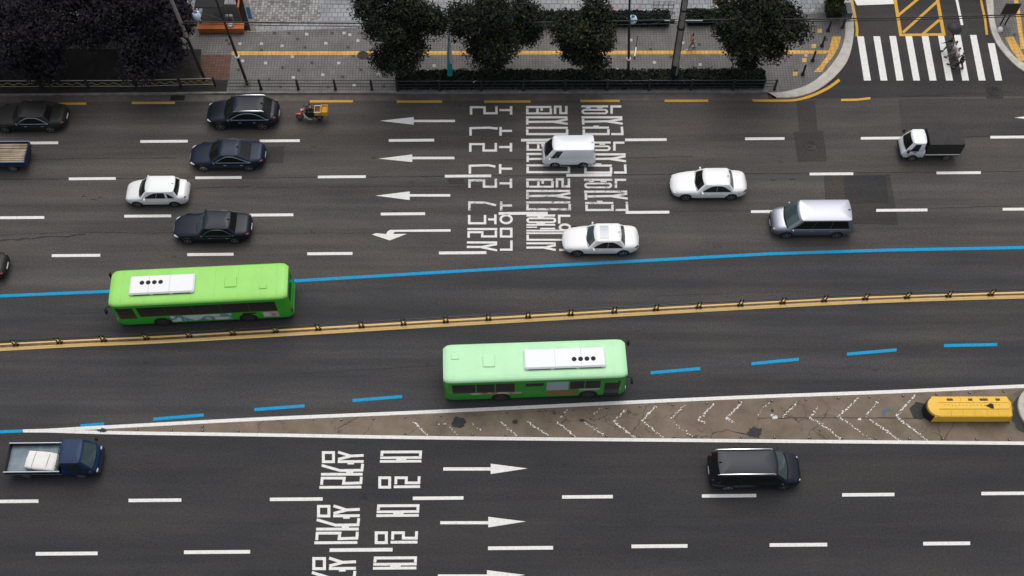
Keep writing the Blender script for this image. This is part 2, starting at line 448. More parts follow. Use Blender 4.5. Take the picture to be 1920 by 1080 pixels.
g.line([(876.1,429.4),(932.5,429.4)]).line([(878.7,445.8),(878.7,435.3),(904.2,435.3),(904.2,443.3),(929.8,443.3),(929.8,432)]).ring(937.2,961,426.9,445.5)
g.line([(875.5,454.6),(932.2,454.6)]).line([(875.2,463),(903,463),(932,457.8)]).line([(903,463.6),(932,469.4)]).line([(937.2,468.1),(958.9,468.1),(958.9,450.8)]).done(W_)

def column_b(ox, oy, sx, sy, m):
    f = lambda *p: [(ox+(x-986.3)*sx, oy+(y-200.6)*sy) for x, y in p]
    g = Glyph()
    g.line(f((986.3,200.6),(1033.8,200.6)), wy=3.9)
    g.line(f((988.6,203.3),(988.6,212.6),(1032.8,212.6),(1032.8,203)), wy=3.6).line(f((1007.8,203.2),(1007.8,211)), wy=3.6).line(f((1015.6,202.6),(1015.6,207.6)))
    g.line(f((1040.8,213.8),(1040.8,200),(1050.8,200),(1050.8,212.2),(1061.8,212.2),(1061.8,198.6)))
    g.line(f((986.3,219.9),(1064,219.9))).line(f((988.6,222.6),(988.6,233.8))).line(f((990.8,228.6),(1040.5,228.1),(1064.5,223.6))).line(f((1038,228.4),(1064.5,232.2)))
    g.line(f((986.3,239.6),(1064.3,239.6)), wy=3.8).line(f((988.6,242.2),(988.6,251.4),(1063.3,251.4),(1063.3,242.2)))
    g.done(m)
column_b(986.3, 200.6, 1, 1, W_); column_b(987, 267.8, 1.035, 1.083, W_); column_b(986.6, 336.9, 1.06, 1.093, WW)

def column_c(ox, oy, sx, sy, m):
    f = lambda *p: [(ox+(x-1090)*sx, oy+(y-199.4)*sy) for x, y in p]
    g = Glyph()
    g.line(f((1090,199.4),(1140.2,199.4)), wy=3.8).line(f((1098.5,202.4),(1107.5,202.4)), wy=2.2).line(f((1119.5,202.4),(1130,202.4)), wy=2.2)
    c = f((1115.2, 209.2))[0]; g.stadium(c[0], c[1], 22.6*sx, 3.3*sy)
    g.line(f((1146.7,213.5),(1146.7,199.6),(1164.8,199.6)))
    g.line(f((1090.3,219.9),(1166.8,219.9))).line(f((1093.2,222.6),(1093.6,233.7))).line(f((1095.8,228.2),(1141.9,227.3),(1166.8,223.2))).line(f((1139.5,227.8),(1167.7,231.9)))
    g.line(f((1092,239.3),(1141.9,239.3)), wy=3.8).line(f((1112.5,236.4),(1123,236.4)), wy=2)
    g.line(f((1094.6,242.2),(1094.6,251.4),(1140.7,251.4),(1140.7,242.2)))
    g.line(f((1146,251.4),(1166.8,251.4),(1166,237.3)))
    g.done(m)
column_c(1090, 199.4, 1, 1, W_); column_c(1093, 267.3, 1.04, 1.08, W_); column_c(1095, 337, 1.055, 1.09, WW)

g = Glyph()
g.line([(987,404.1),(1041,404.1)]).stadium(1014.9,413,25.7,3.6,4.6,3.4).line([(1008,407.2),(1020,407.2)], wy=2.2).line([(1006,418.6),(1022,418.6)], wy=2.4)
g.line([(987,421.5),(1041,421.5)], wy=3.4).line([(987,426),(1007,426)], wy=2.4).line([(1013,428.6),(1041,428.6)], wy=3).line([(987,432.4),(1066,432.4)], wy=3.2).line([(987,437.2),(1066,437.2)], wy=3.2)
g.line([(989.4,440),(989.4,449.6),(1066,449.6),(1066,440)], wy=3.6).line([(987,456.2),(1042,456.2)], wy=3.8).line([(987,464.2),(1022,464),(1042,459.6)]).line([(1020,464.4),(1042,468.6)])
g.line([(1048.5,419),(1048.5,404.6),(1069.3,404.6)]).oval(1059.2,426.4,9.5,5.6).line([(1048.5,468.6),(1066,468.6),(1066,452)]).done(W_)

# lower road: the same two words in every lane
def lower_words(dx, dy):
    """dx, dy: metres along and across the street from the first lane"""
    zz = [0]
    def tr(g):
        g.mb.v = [(v[0]+dx, v[1]+dy, v[2]) for v in g.mb.v]; g.done(W_)
    g = Glyph(); k = dict(w=5.2, wy=5.0)
    g.ring(603.6,628,846,868.3,5.4,5).line([(633.8,847.6),(657.5,855),(681.8,853.9)], **k).line([(633.8,861.2),(657,855.4)], **k)
    g.line([(633.3,865.6),(681.8,865.2)], **k).line([(651.5,869.2),(663.5,869.2)], wy=3)
    g.line([(603,872.4),(637.5,882.2),(678.6,881.6),(680,869.6)], **k).line([(649,885.7),(662,885.7)], wy=3.2).line([(602,889.3),(680,889.1)], **k)
    g.line([(603,909),(604,896.4),(645.6,896.4),(644,906.4),(676.5,905.4),(677.6,894)], **k).line([(598.8,913.8),(677.5,913.2)], **k)
    tr(g)
    g = Glyph()
    g.line([(715.6,855.2),(716.4,847.6),(788.6,847.2),(788.2,855.2)], **k).line([(712.8,858.4),(790.6,857.8)], wy=4.6, w=5).line([(743,861.8),(762,861.8)], wy=3).line([(712.3,865.2),(790,864.6)], wy=4.8, w=5)
    g.ring(709.3,733.3,893.3,916,5.4,5).line([(742,908),(742.4,895.8),(762,895.8),(761.6,905.4),(785.4,905.4),(786,893)], **k).line([(738.3,912.8),(787.5,912.4)], **k)
    tr(g)
a = P(603.8, 846.3)
for q in ((603.8, 846.3), (594.7, 947), (585.8, 1044.8)):
    b = P(*q); lower_words(b.x-a.x, b.y-a.y)

# ------------------------------------------------------------------ concrete island with cracked paving
def island_mat():
    m, nt, b = newmat('island_concrete')
    v = coords(nt)
    c = ramp(nt, noise_n(nt, v, .7, 6, .65), [(.3, (.135, .102, .072)), (.7, (.225, .178, .132))])
    gr = ramp(nt, noise_n(nt, v, 22, 3, .7), [(.3, .8), (.7, 1.15)])
    c = mixc(nt, c, gr, 1.0, 'MULTIPLY')
    vo = nd(nt, 'ShaderNodeTexVoronoi', feature='DISTANCE_TO_EDGE'); vo.inputs['Scale'].default_value = .75
    w = noise_n(nt, v, 1.6, 4); wv = nd(nt, 'ShaderNodeVectorMath', operation='MULTIPLY_ADD')
    cv = nd(nt, 'ShaderNodeCombineXYZ'); nt.links.new(w, cv.inputs[0]); nt.links.new(w, cv.inputs[1])
    wv.inputs[1].default_value = (1.2, 1.2, 0); nt.links.new(cv.outputs[0], wv.inputs[0]); nt.links.new(v, wv.inputs[2])
    nt.links.new(wv.outputs[0], vo.inputs['Vector'])
    cr = ramp(nt, vo.outputs['Distance'], [(.008, .9), (.020, 0)])
    msk = ramp(nt, noise_n(nt, v, .3, 2), [(.50, 0), (.60, 1)])
    k = mixc(nt, cr, msk, 1.0, 'MULTIPLY')
    c = mixc(nt, c, (.045, .038, .032), k)
    nt.links.new(c, b.inputs['Base Color']); b.inputs['Roughness'].default_value = .9
    return m
M['island'] = island_mat()
sheet('traffic_island', [(150, 806)]+smooth_line(WA)[7:]+smooth_line(WB)[::-1][:-7]+[(150, 809)], .010, M['island'])
M['median'] = mat('median_concrete', (.135, .085, .062), .9, var=.45, vscale=2.2)
UPY = [(XL, 783), (-400, 667), (0, 644.5), (150, 637), (300, 630.5), (600, 614), (780, 603.5), (1000, 591), (1260, 575.5), (1600, 558), (1920, 547.5), (2300, 540), (XR, 531)]
sheet('median_strip', UPY+MED[::-1], .012, M['median'])
mb = MB(); vstrip(mb, smooth_line(MED), 6.2); mark('median_line', mb, M['yellow_pale'])
mb = MB(); vstrip(mb, smooth_line(UPY), 4.6); mark('median_line', mb, M['yellow_pale'])
# faded chevrons on the island
def fleck_line(pts, w, dens, rnd):
    mb = MB()
    for (a, b) in zip(pts[:-1], pts[1:]):
        L = math.hypot(b[0]-a[0], b[1]-a[1]); n = max(2, int(L*dens))
        for i in range(n):
            t = (i+rnd.random())/n
            x = a[0]+(b[0]-a[0])*t+rnd.gauss(0, w*.22); y = a[1]+(b[1]-a[1])*t+rnd.gauss(0, w*.16)
            s = rnd.uniform(.25, .9)*w*.46
            pts_ = [(x+s*rnd.uniform(.5, 1)*math.cos(k*PI/3+.3), y+s*.7*rnd.uniform(.5, 1)*math.sin(k*PI/3+.3)) for k in range(6)]
            mb.poly(pixpoly(pts_, ZP+.0015*(i % 3)))
    mark('chevron_marking', mb, M['white'])
CH = [([(776,792),(802,816)],.8),([(822,796),(838,795),(856,814)],.35),([(885,794),(902,806)],.5),([(938,790),(968,817)],.55),([(988,791),(1030,817)],1.0),([(1043,790),(1078,818)],.8),([(1066,766),(1052,782)],.4),([(1095,791),(1132,815)],.7),([(1128,764),(1112,778)],.4),
      ([(1174,768),(1150,790),(1190,820)],1.0),([(1230,762),(1204,788),(1242,820)],.7),([(1282,760),(1258,786)],.7),([(1262,792),(1300,820)],.25),([(1339,757),(1310,786),(1322,793)],.9),([(1392,754),(1362,783),(1376,793)],1.0),([(1444,752),(1420,780)],.35),([(1494,754),(1466,784)],.5),([(1534,764),(1518,784),(1536,792),(1578,824)],.6),([(1609,747),(1572,780),(1588,791)],.9),([(1588,791),(1632,824)],.4),([(1648,750),(1622,782)],.5),([(1630,786),(1688,826)],.9),([(1716,740),(1680,780),(1738,825)],1.0)]
rnd = random.Random(3)
for pts, d in CH: fleck_line(pts, 5.5, d*.85, rnd)
M['tar'] = mat('tar_patch', (.028, .028, .030), .8, var=.3, vscale=5)
def blob(name, cx, cy, rx, ry, z, m, seed, parent=road, n=18, rag=.18):
    r_ = random.Random(seed)
    o = MB().poly(pixpoly([(cx+rx*math.cos(2*PI*i/n)*(1+r_.uniform(-rag, rag)), cy+ry*math.sin(2*PI*i/n)*(1+r_.uniform(-rag, rag))) for i in range(n)], z)).build(name, m, parent)
    o['kind'] = 'structure'
blob('tar_patch', 860, 792, 13, 11, .022, M['tar'], 2); blob('tar_patch', 966, 791, 5.5, 4, .022, M['tar'], 3)
blob('tar_patch', 1416, 811, 13, 11, .022, M['tar'], 4, rag=.3); blob('tar_patch', 1448, 770, 3, 3, .022, M['tar'], 5); blob('tar_patch', 1091, 788, 5, 3, .022, M['tar'], 6)
blob('tar_patch', 192, 807, 9, 4, .024, M['tar'], 7, rag=.4)
crack([(1420, 784), (1560, 783), (1720, 784)], 1.2, .020, .5); crack([(1422, 786), (1416, 822)], 1.1, .020, .5)
crack([(1336, 812), (1362, 806), (1400, 814)], 2.2, .020, 2.2); crack([(1548, 752), (1566, 782)], 1.0, .020, .8); crack([(1552, 765), (1546, 782)], .9, .020, .8)

for x, y, q in ((1659, 771, 4.5), (1667, 767, 3), (1657, 777, 3)): blob('spray_mark', x, y, q, q*.9, .021, mat('spray_blue', (.05, .14, .22), .8), int(x), rag=.45)
for x, y, q in ((1452, 782, 5), (1447, 778, 3), (1612, 786, 3.5), (1364, 785, 3.5), (1216, 775, 3)): blob('white_splash', x, y, q, q*.7, .021, M['white_worn'], int(x)+3, rag=.5)
for pts, w in (([(20, 300), (160, 297), (330, 296)], .8), ([(930, 300), (1010, 299), (1180, 296), (1300, 293)], .8), ([(1230, 555), (1400, 549), (1520, 546)], .8), ([(100, 590), (190, 585)], .9), ([(560, 700), (700, 692), (820, 686)], .9), ([(1230, 900), (1300, 899)], .9), ([(820, 970), (900, 1003)], .8), ([(200, 985), (420, 981), (560, 980)], .8), ([(1100, 990), (1380, 985), (1700, 978)], .8)):
    crack(pts, w, .012, .7)
# ------------------------------------------------------------------ vehicles
def tab(t, x):
    if x <= t[0][0]: return t[0][1]
    for (a, b) in zip(t[:-1], t[1:]):
        if x <= b[0]:
            k = (x-a[0])/(b[0]-a[0]); return a[1]+(b[1]-a[1])*k
    return t[-1][1]

def smooth_list(a, n=2):
    for _ in range(n):
        a = [a[0]]+[(a[i-1]+2*a[i]+a[i+1])/4 for i in range(1, len(a)-1)]+[a[-1]]
    return a

def lower_body(L, W, zd, wf, zb, N=44):
    xs = [.5-.5*math.cos(PI*i/N) for i in range(N+1)]
    xs = [.35*i/N+.65*x for i, x in enumerate(xs)]
    Z = smooth_list([tab(zd, x) for x in xs]); Wd = smooth_list([tab(wf, x)*W/2 for x in xs]); B = smooth_list([tab(zb, x) for x in xs])
    rings = []
    for x, z, w, b in zip(xs, Z, Wd, B):
        h = z-b; X = (x-.5)*L
        half = [(.80*w, b), (.95*w, b+.06*h), (.985*w, b+.25*h), (1.0*w, b+.52*h), (.985*w, b+.72*h), (.945*w, b+.88*h), (.86*w, b+.965*h), (.66*w, b+1.0*h), (.34*w, b+1.02*h)]
        ring = [(X, 0, b)]+[(X, -y, q) for y, q in half]+[(X, 0, b+1.025*h)]+[(X, y, q) for y, q in half[::-1]]
        rings.append(ring)
    mb = MB(); mb.loft(rings, True, True)
    return mb

def outline(x0, x1, w, r, bow_f, bow_r, sidepos):
    """half outline of the greenhouse (near side, y<0) from the front centre to the rear centre, with segment names"""
    pts, seg = [], []
    rf = r
    nf = 5
    for i in range(nf+1):
        y = (w-rf)*i/nf
        pts.append((x0+bow_f*(y/w)**2, y)); seg.append('front')
    cx = x0+bow_f*((w-rf)/w)**2+rf
    for i in range(1, 4):
        a = PI/2*i/4
        pts.append((cx-rf*math.cos(a), w-rf+rf*math.sin(a))); seg.append('cf')
    xr = x1-bow_r*((w-rf)/w)**2-rf
    for i, f in enumerate(sidepos):
        pts.append((cx+(xr-cx)*f, w)); seg.append(('s', f))
    for i in range(1, 4):
        a = PI/2*i/4
        pts.append((xr+rf*math.sin(a), w-rf+rf*math.cos(a))); seg.append('cr')
    for i in range(nf+1):
        y = (w-rf)*(nf-i)/nf
        pts.append((x1-bow_r*(y/w)**2, y)); seg.append('rear')
    return pts, seg

def cabin(root, st, L, W, m_roof, m_glass, m_ws, wins):
    x0, x1 = (st['cowl']-.5)*L, (st['deck']-.5)*L
    t0, t1 = (st['rf']-.5)*L, (st['rr']-.5)*L
    wb, wt = W/2*st['wb'], W/2*st['wt']
    zb, zr = st['belt'], st['H']-st.get('crown', .07)
    sp = sorted(set([0, 1]+[q for w in wins for q in w]+[k/14 for k in range(1, 14)]))
    sp = [q for q in sp if not any(a < q < b and False for a, b in wins)]
    B, seg = outline(x0, x1, wb, .10, st.get('bow', .16), .08, sp)
    T, _ = outline(t0, t1, wt, .13, st.get('bow', .16)*.6, .06, sp)
    rows = [0, st.get('s0', .10), .5, st.get('s1', .90), 1.0]
    bulge = [0, .035, .05, .02, 0]
    w0, w1 = wins[0][0], wins[-1][1]
    def pt(i, s, k):
        b, t = B[i], T[i]
        if st.get('arch') and isinstance(seg[i], tuple) and k in (2, 3):
            u = min(1, max(-1, 2*(seg[i][1]-w0)/(w1-w0)-1))
            top_ = rows[1]+.02+(rows[3]-rows[1]-.02)*max(0, 1-abs(u)**3.2)**.75
            s = top_ if k == 3 else (rows[1]+top_)/2
        y = b[1]+(t[1]-b[1])*s; x = b[0]+(t[0]-b[0])*s
        q = bulge[k]*st.get('bulge', 1.0)
        if isinstance(seg[i], tuple): y += q
        elif seg[i] == 'front': x -= q*.8*(1-(b[1]/wb)**4)
        return (x, y, zb+(zr-zb)*s)
    n = len(B)
    G = [[pt(i, s, k) for i in range(n)] for k, s in enumerate(rows)]
    crown = st.get('crown', .07)
    caps = []
    for k in (.08, .22, .45, .75, 1.0):
        row = []
        for i in range(n):
            x, y = T[i]
            cx = min(max(x, t0+.25*(t1-t0)), t1-.25*(t1-t0))
            row.append((x+(cx-x)*k, y*(1-k), zr+crown*(1-(1-k)**2.4)))
        caps.append(row)
    roof, parts = MB(), {}
    for side in (1, -1):
        def S(p): return (p[0], -p[1]*side, p[2])
        allrows = G+caps
        for r in range(len(allrows)-1):
            for i in range(n-1):
                q = [S(allrows[r][i]), S(allrows[r][i+1]), S(allrows[r+1][i+1]), S(allrows[r+1][i])]
                key = None
                if r in (1, 2):
                    a, b = seg[i], seg[i+1]
                    if a == 'front' and b == 'front': key = ('windshield', 0)
                    elif a == 'rear' and b == 'rear' and st.get('rearglass', True): key = ('rear_window', 0)
                    elif isinstance(a, tuple) and isinstance(b, tuple):
                        mid = (a[1]+b[1])/2
                        for w, (p0, p1) in enumerate(wins):
                            if p0 <= mid <= p1: key = ('side_window', (side, w))
                if key: parts.setdefault(key, MB()).add(q, [(0, 1, 2, 3)])
                else: roof.add(q, [(0, 1, 2, 3)])
    ro = roof.build('roof', m_roof, root, True, 50)
    weld(ro)
    for (nm, _), mb in parts.items():
        o = mb.build(nm, m_ws if nm == 'windshield' else m_glass, root, True); weld(o)
    return G, seg

import bmesh
def weld(o, d=.0005):
    bm = bmesh.new(); bm.from_mesh(o.data); bmesh.ops.remove_doubles(bm, verts=bm.verts, dist=d)
    bmesh.ops.recalc_face_normals(bm, faces=bm.faces)
    bm.to_mesh(o.data); bm.free(); o.data.set_sharp_from_angle(angle=R(42))

def wheel(root, x, y, r, wd, m_rim=None, spokes=5, arch=.06):
    """y: the outer face (sign tells the side)"""
    s = 1 if y > 0 else -1
    prof = [(-.5, .80), (-.5, .94), (-.40, 1.0), (.40, 1.0), (.5, .94), (.5, .80)]
    rings = []
    for a, k in prof:
        rings.append([(x+r*k*math.cos(2*PI*i/18), y-s*wd/2+a*wd, r+r*k*math.sin(2*PI*i/18)) for i in range(18)])
    t = MB().loft(rings, True, True).build('wheel', M['black'], root, True)
    rb = MB(); ri = r*.66
    for i in range(spokes):
        a = 2*PI*i/spokes+.3; da = .24
        pts = [(x+ri*k*math.cos(a+q), y+s*.012, r+ri*k*math.sin(a+q)) for k, q in ((.15, -da*2), (1, -da), (1, da), (.15, da*2))]
        rb.poly(pts)
    rings = [[(x+q*math.cos(2*PI*i/18), y+s*.010, r+q*math.sin(2*PI*i/18)) for i in range(18)] for q in (ri, ri*1.12)]
    rb.loft(rings, True, False)
    rb.cyl((x, y, r), (x, y+s*.016, r), ri*.22, ri*.18, 10)
    rb.build('rim', m_rim or M['rim'], t)
    if arch:
        ra = r+arch
        mb = MB(); mb.loft([[(x+q*math.cos(2*PI*i/20), y-s*d, max(.16, r+q*math.sin(2*PI*i/20))) for i in range(20)] for q, d in ((ra, .05), (ra, .006), (ra-.04, .003))], True, True)
        mb.build('wheel_arch', M['black'], root)

STY = {
 'sedan': dict(zd=[(0,.50),(.02,.62),(.08,.72),(.20,.82),(.31,.88),(.5,.90),(.72,.92),(.82,.95),(.95,.93),(.985,.80),(1,.62)],
   wf=[(0,.46),(.02,.64),(.05,.79),(.10,.90),(.2,.97),(.35,1),(.75,1),(.88,.96),(.95,.87),(.985,.74),(1,.56)], zb=[(0,.34),(.05,.20),(.15,.17),(.85,.17),(.95,.24),(1,.42)],
   cowl=.31,rf=.415,rr=.755,deck=.835,belt=.84,H=1.44,wb=.93,wt=.72,wins=[(.06,.50),(.507,.97)],arch=True),
 'fastback': dict(zd=[(0,.50),(.02,.62),(.08,.72),(.20,.82),(.30,.88),(.5,.91),(.72,.95),(.86,.98),(.96,.98),(.99,.82),(1,.66)],
   wf=[(0,.46),(.02,.64),(.05,.79),(.10,.90),(.2,.97),(.35,1),(.75,1),(.88,.96),(.95,.87),(.985,.74),(1,.56)], zb=[(0,.34),(.05,.20),(.15,.17),(.85,.17),(.95,.26),(1,.44)],
   cowl=.27,rf=.42,rr=.68,deck=.88,belt=.84,H=1.43,wb=.92,wt=.70,wins=[(.05,.48),(.487,.97)],arch=True),
 'hatch': dict(zd=[(0,.50),(.03,.66),(.10,.78),(.22,.90),(.32,.95),(.6,.97),(.85,.99),(.95,.98),(.985,.84),(1,.62)],
   wf=[(0,.62),(.03,.78),(.08,.90),(.16,.97),(.3,1),(.8,1),(.92,.95),(.97,.88),(1,.74)], zb=[(0,.34),(.06,.20),(.15,.18),(.85,.18),(.95,.24),(1,.42)],
   cowl=.24,rf=.37,rr=.82,deck=.88,belt=.90,H=1.50,wb=.93,wt=.76,wins=[(.05,.40),(.407,.70),(.77,.96)],arch=True),
 'suv': dict(zd=[(0,.60),(.02,.78),(.08,.90),(.20,.99),(.30,1.03),(.6,1.05),(.85,1.08),(.95,1.06),(.985,.90),(1,.66)],
   wf=[(0,.52),(.02,.68),(.06,.84),(.12,.94),(.25,.99),(.4,1),(.78,1),(.90,.95),(.96,.86),(1,.64)], zb=[(0,.40),(.05,.25),(.15,.22),(.85,.22),(.95,.28),(1,.46)],
   cowl=.25,rf=.39,rr=.82,deck=.93,belt=.98,H=1.66,wb=.93,wt=.76,wins=[(.06,.42),(.425,.72),(.728,.95)],arch=True),
 'mpv': dict(zd=[(0,.58),(.02,.76),(.07,.90),(.14,1.0),(.25,1.05),(.6,1.07),(.9,1.08),(.97,1.06),(.99,.90),(1,.66)],
   wf=[(0,.66),(.02,.80),(.05,.90),(.12,.97),(.25,1),(.85,1),(.94,.97),(.98,.90),(1,.80)], zb=[(0,.40),(.05,.24),(.15,.20),(.85,.20),(.95,.26),(1,.42)],
   cowl=.15,rf=.30,rr=.93,deck=.985,belt=1.0,H=1.86,wb=.94,wt=.80,wins=[(.04,.32),(.325,.64),(.645,.95)]),
 'microvan': dict(zd=[(0,.60),(.02,.80),(.06,.98),(.12,1.05),(.5,1.07),(.95,1.08),(.99,1.0),(1,.8)],
   wf=[(0,.74),(.02,.86),(.05,.93),(.12,.98),(.3,1),(.9,1),(.97,.96),(1,.86)], zb=[(0,.36),(.05,.22),(.15,.2),(.85,.2),(.96,.26),(1,.36)],
   cowl=.05,rf=.20,rr=.965,deck=.99,belt=1.0,H=1.84,wb=.96,wt=.84,wins=[(.04,.215)],crown=.06,bow=.10),
}

def paintmat(name, col, metal, rough=.28, coat=.5): return mat('car_paint_'+name, col, rough, metal, coat, .5 if coat else .32)

def car(style, name, label, cat, px, py, L, W, paint_m, heading, right=False, wb=(.19, .79), wr=.33, group=None,
        roof_m=None, glass=None, ws=None, trim=None, rails=None, sunroof=False, scaleH=1.0, z_off=0):
    st = dict(STY[style])
    a = heading
    c = P(px, py)
    c = c+Vector((-math.sin(a), math.cos(a), 0))*(W/2-.03)
    root = thing(name, label, cat, c, a+(PI if right else 0), group)
    body = lower_body(L, W, st['zd'], st['wf'], st['zb']).build('body', paint_m, root, True, 60)
    for k in ('belt', 'H'): st[k] = st[k]*1.0
    G, seg = cabin(root, st, L, W, roof_m or paint_m, glass or M['glass'], ws or M['glass_teal'], st['wins'])
    # lamps, plates, mirrors, handles
    zf = tab(st['zd'], .03)
    for s in (-1, 1):
        h = MB(); h.ball((-L/2+.24, s*W*.36, zf-.07), .20, .085, .06, 10, 6, rot=s*.5); h.build('headlight', M['lamp_white'], root, True)
        zt = tab(st['zd'], .95)
        t = MB(); t.ball((L/2-.19, s*W*.375, zt-.14), .15, .085, .07 if style in ('sedan', 'fastback', 'hatch') else .15, 10, 6, rot=-s*.45); t.build('taillight', M['lamp_red'], root, True)
        mx = (st['cowl']-.5)*L+.42 if style not in ('microvan',) else (st['cowl']-.5)*L+.28
        mb = MB(); mb.ball((mx, s*(W/2+.07), st['belt']+.08), .07, .10, .06, 10, 6); mb.cyl((mx, s*W*.46, st['belt']+.06), (mx, s*(W/2+.05), st['belt']+.09), .025, n=6); mb.build('side_mirror', paint_m, root, True)
        for w in st['wins'][:2]:
            xh = (st['cowl']-.5)*L+(st['deck']-st['cowl'])*L*(w[1]-.02)
        wq = s*(W/2+.012)
        xa, xb = (wb[0]-.5)*L+wr+.10, (wb[1]-.5)*L-wr*.75
        xm = xa+(xb-xa)*.53
        for d0, d1 in ((xa, xm-.012), (xm+.012, xb)):
            rr2 = []
            for q in range(5):
                X = d0+(d1-d0)*q/4; f_ = X/L+.5
                z_, w_, b_ = tab(st['zd'], f_), tab(st['wf'], f_)*W/2, tab(st['zb'], f_); h_ = z_-b_
                pr_ = [(.987*w_, b_+.27*h_), (1.0*w_, b_+.50*h_), (.992*w_, b_+.66*h_), (.965*w_, b_+.80*h_)]
                rr2.append([(X, s*(y_+.010), zz) for y_, zz in pr_]+[(X, s*(y_-.03), zz) for y_, zz in pr_[::-1]])
            dr = MB().loft(rr2, True, True).build('door', paint_m, root, True, 50)
            zh = tab(st['zb'], .5)+.70*(tab(st['zd'], .5)-tab(st['zb'], .5))
            mb = MB(); mb.cbox(d1-.26, d1-.07, s*(W/2+.006)-.016, s*(W/2+.006)+.016, zh-.016, zh+.018, .008); mb.build('handle', trim or paint_m, dr)
        for f in wb: wheel(root, (f-.5)*L, wq, wr, .21)
        mb = MB(); mb.cbox((wb[0]-.5)*L+.40, (wb[1]-.5)*L-.40, s*(W/2-.05)-.045, s*(W/2-.05)+.05, st['zb'][2][1]-.01, st['zb'][2][1]+.085, .02); mb.build('sill', M['black'], root)
    mb = MB(); mb.cbox(-L/2-.012, -L/2+.2, -W*.27, W*.27, .30, zf-.16, .03); mb.build('grille', M['black'], root)
    mb = MB(); mb.cbox(L/2-.10, L/2+.012, -.24, .24, .52, .64, .01); mb.build('number_plate', M['plate'], root)
    mb = MB(); mb.cbox(-L/2-.02, -L/2+.1, -.24, .24, .36, .48, .008); mb.build('number_plate', M['plate'], root)
    mb = MB()
    for s in (-1, 1): mb.tube([((st['cowl']-.5)*L-.02, s*.08+.05, st['belt']+.05), ((st['cowl']-.5)*L+.05, s*.08-.5, st['belt']+.09)], .012, 5)
    mb.build('wiper', M['black'], root)
    n = len(seg)
    sidei = [i for i in range(n) if isinstance(seg[i], tuple)]
    if trim:
        for s in (1, -1):
            up = [(G[3][i][0], -s*(G[3][i][1]+.012), G[3][i][2]) for i in sidei]
            lo = [(G[1][i][0], -s*(G[1][i][1]+.012), G[1][i][2]) for i in sidei]
            k = max(1, int(len(up)*.0))
            mb = MB(); mb.tube(up, .020, 5); mb.tube(lo, .016, 5); mb.tube([lo[-1], up[-1]], .016, 5); mb.build('window_trim', trim, root, True)
    if rails:
        for s in (1, -1):
            x0, x1 = (st['rf']-.5)*L+.25, (st['rr']-.5)*L-.05
            y = s*(W/2*st['wt']-.06); zr = st['H']-.03
            mb = MB(); mb.tube([(x0-.12, y, zr-.05), (x0, y, zr+.035), ((x0+x1)/2, y, zr+.05), (x1, y, zr+.035), (x1+.12, y, zr-.05)], .032, 6); mb.build('roof_rail', rails, root, True)
    if sunroof:
        x0 = (st['rf']-.5)*L+.30
        zs = st['H']
        mb = MB(); vs = []
        for i in range(2):
            for j in range(7):
                y = -.46+.92*j/6
                vs.append((x0+.55*i, y, zs+.004-.055*(abs(y)/(W/2*st['wt']))**2.2))
        mb.add(vs, [(j, j+1, 7+j+1, 7+j) for j in range(6)]); mb.build('sunroof', M['sunroof'], root, True)
    fr_ = [i for i in range(n) if seg[i] == 'front']
    mb = MB(); mb.tube([(G[0][i][0]-.015, -G[0][i][1], G[1][i][2]-.035) for i in fr_[::-1]]+[(G[0][i][0]-.015, G[0][i][1], G[1][i][2]-.035) for i in fr_[1:]], .028, 6); mb.build('cowl_panel', M['black'], root)
    # shark fin aerial
    mb = MB(); xa = (st['rr']-.5)*L-.12
    mb.loft([[(xa-.1, -.02, st['H']-.03), (xa+.08, -.02, st['H']-.03), (xa+.08, .02, st['H']-.03), (xa-.1, .02, st['H']-.03)], [(xa+.03, -.006, st['H']+.06), (xa+.07, -.006, st['H']+.06), (xa+.07, .006, st['H']+.06), (xa+.03, .006, st['H']+.06)]]); mb.build('aerial', roof_m or paint_m, root)
    return root

M['sunroof'] = mat('sunroof_glass', (.42, .45, .50), .15, coat=.5)
def head(a, b): v = P(*b)-P(*a); return math.atan2(v.y, v.x)
HU = head((129, 335), (1839, 324)); HL = head((67, 1038), (1819, 1019)); HB = head((295, 608), (462, 600)); HB2 = head((843, 748), (1165, 737))

white = paintmat('white', (.80, .81, .80), 0, .3); white2 = paintmat('cool_white', (.76, .79, .82), 0, .3)
black = paintmat('black', (.012, .013, .016), 0, .22, .4); navy = paintmat('navy', (.013, .020, .040), .25, .35, 0)
navy2 = paintmat('blue_black', (.010, .014, .024), .10, .32, 0); charcoal = paintmat('charcoal', (.017, .017, .016), 0, .45, 0); greym = paintmat('grey_metal', (.12, .13, .15), .8, .36)
silver = paintmat('silver', (.31, .325, .37), .9, .38); dblue = paintmat('deep_blue', (.005, .026, .078), 0, .45, 0)
TRIM = mat('window_trim_metal', (.42, .48, .58), .25, .9)
DG = mat('dark_glass', (.012, .012, .011), .15, spec=.25)
WT = M['glass_teal']

car('sedan', 'black_sedan', 'charcoal sedan cut by the left frame edge in the kerbside lane', 'car', 57, 248.5, 4.95, 1.86, charcoal, HU, trim=TRIM, glass=DG, ws=DG)
car('suv', 'black_suv', 'shiny black SUV with silver roof rails ahead of the red scooter', 'car', 457, 243.5, 4.72, 1.88, navy2, HU, trim=TRIM, rails=M['chrome'], glass=DG, ws=DG, wb=(.195, .775), wr=.37)
car('fastback', 'dark_blue_sedan', 'dark blue fastback sedan beside the square asphalt patch', 'car', 428, 321, 4.86, 1.84, navy, HU, trim=TRIM, glass=DG, ws=DG)
car('hatch', 'white_sedan', 'small white sedan with short boot, leftmost of the white cars', 'car', 297, 388, 3.98, 1.62, white, HU, wr=.29, ws=DG, wb=(.19, .78))
car('sedan', 'black_sedan', 'black sedan just above the green bus with sky gleaming on its windscreen', 'car', 400, 457, 4.86, 1.84, navy2, HU, trim=TRIM, glass=DG)
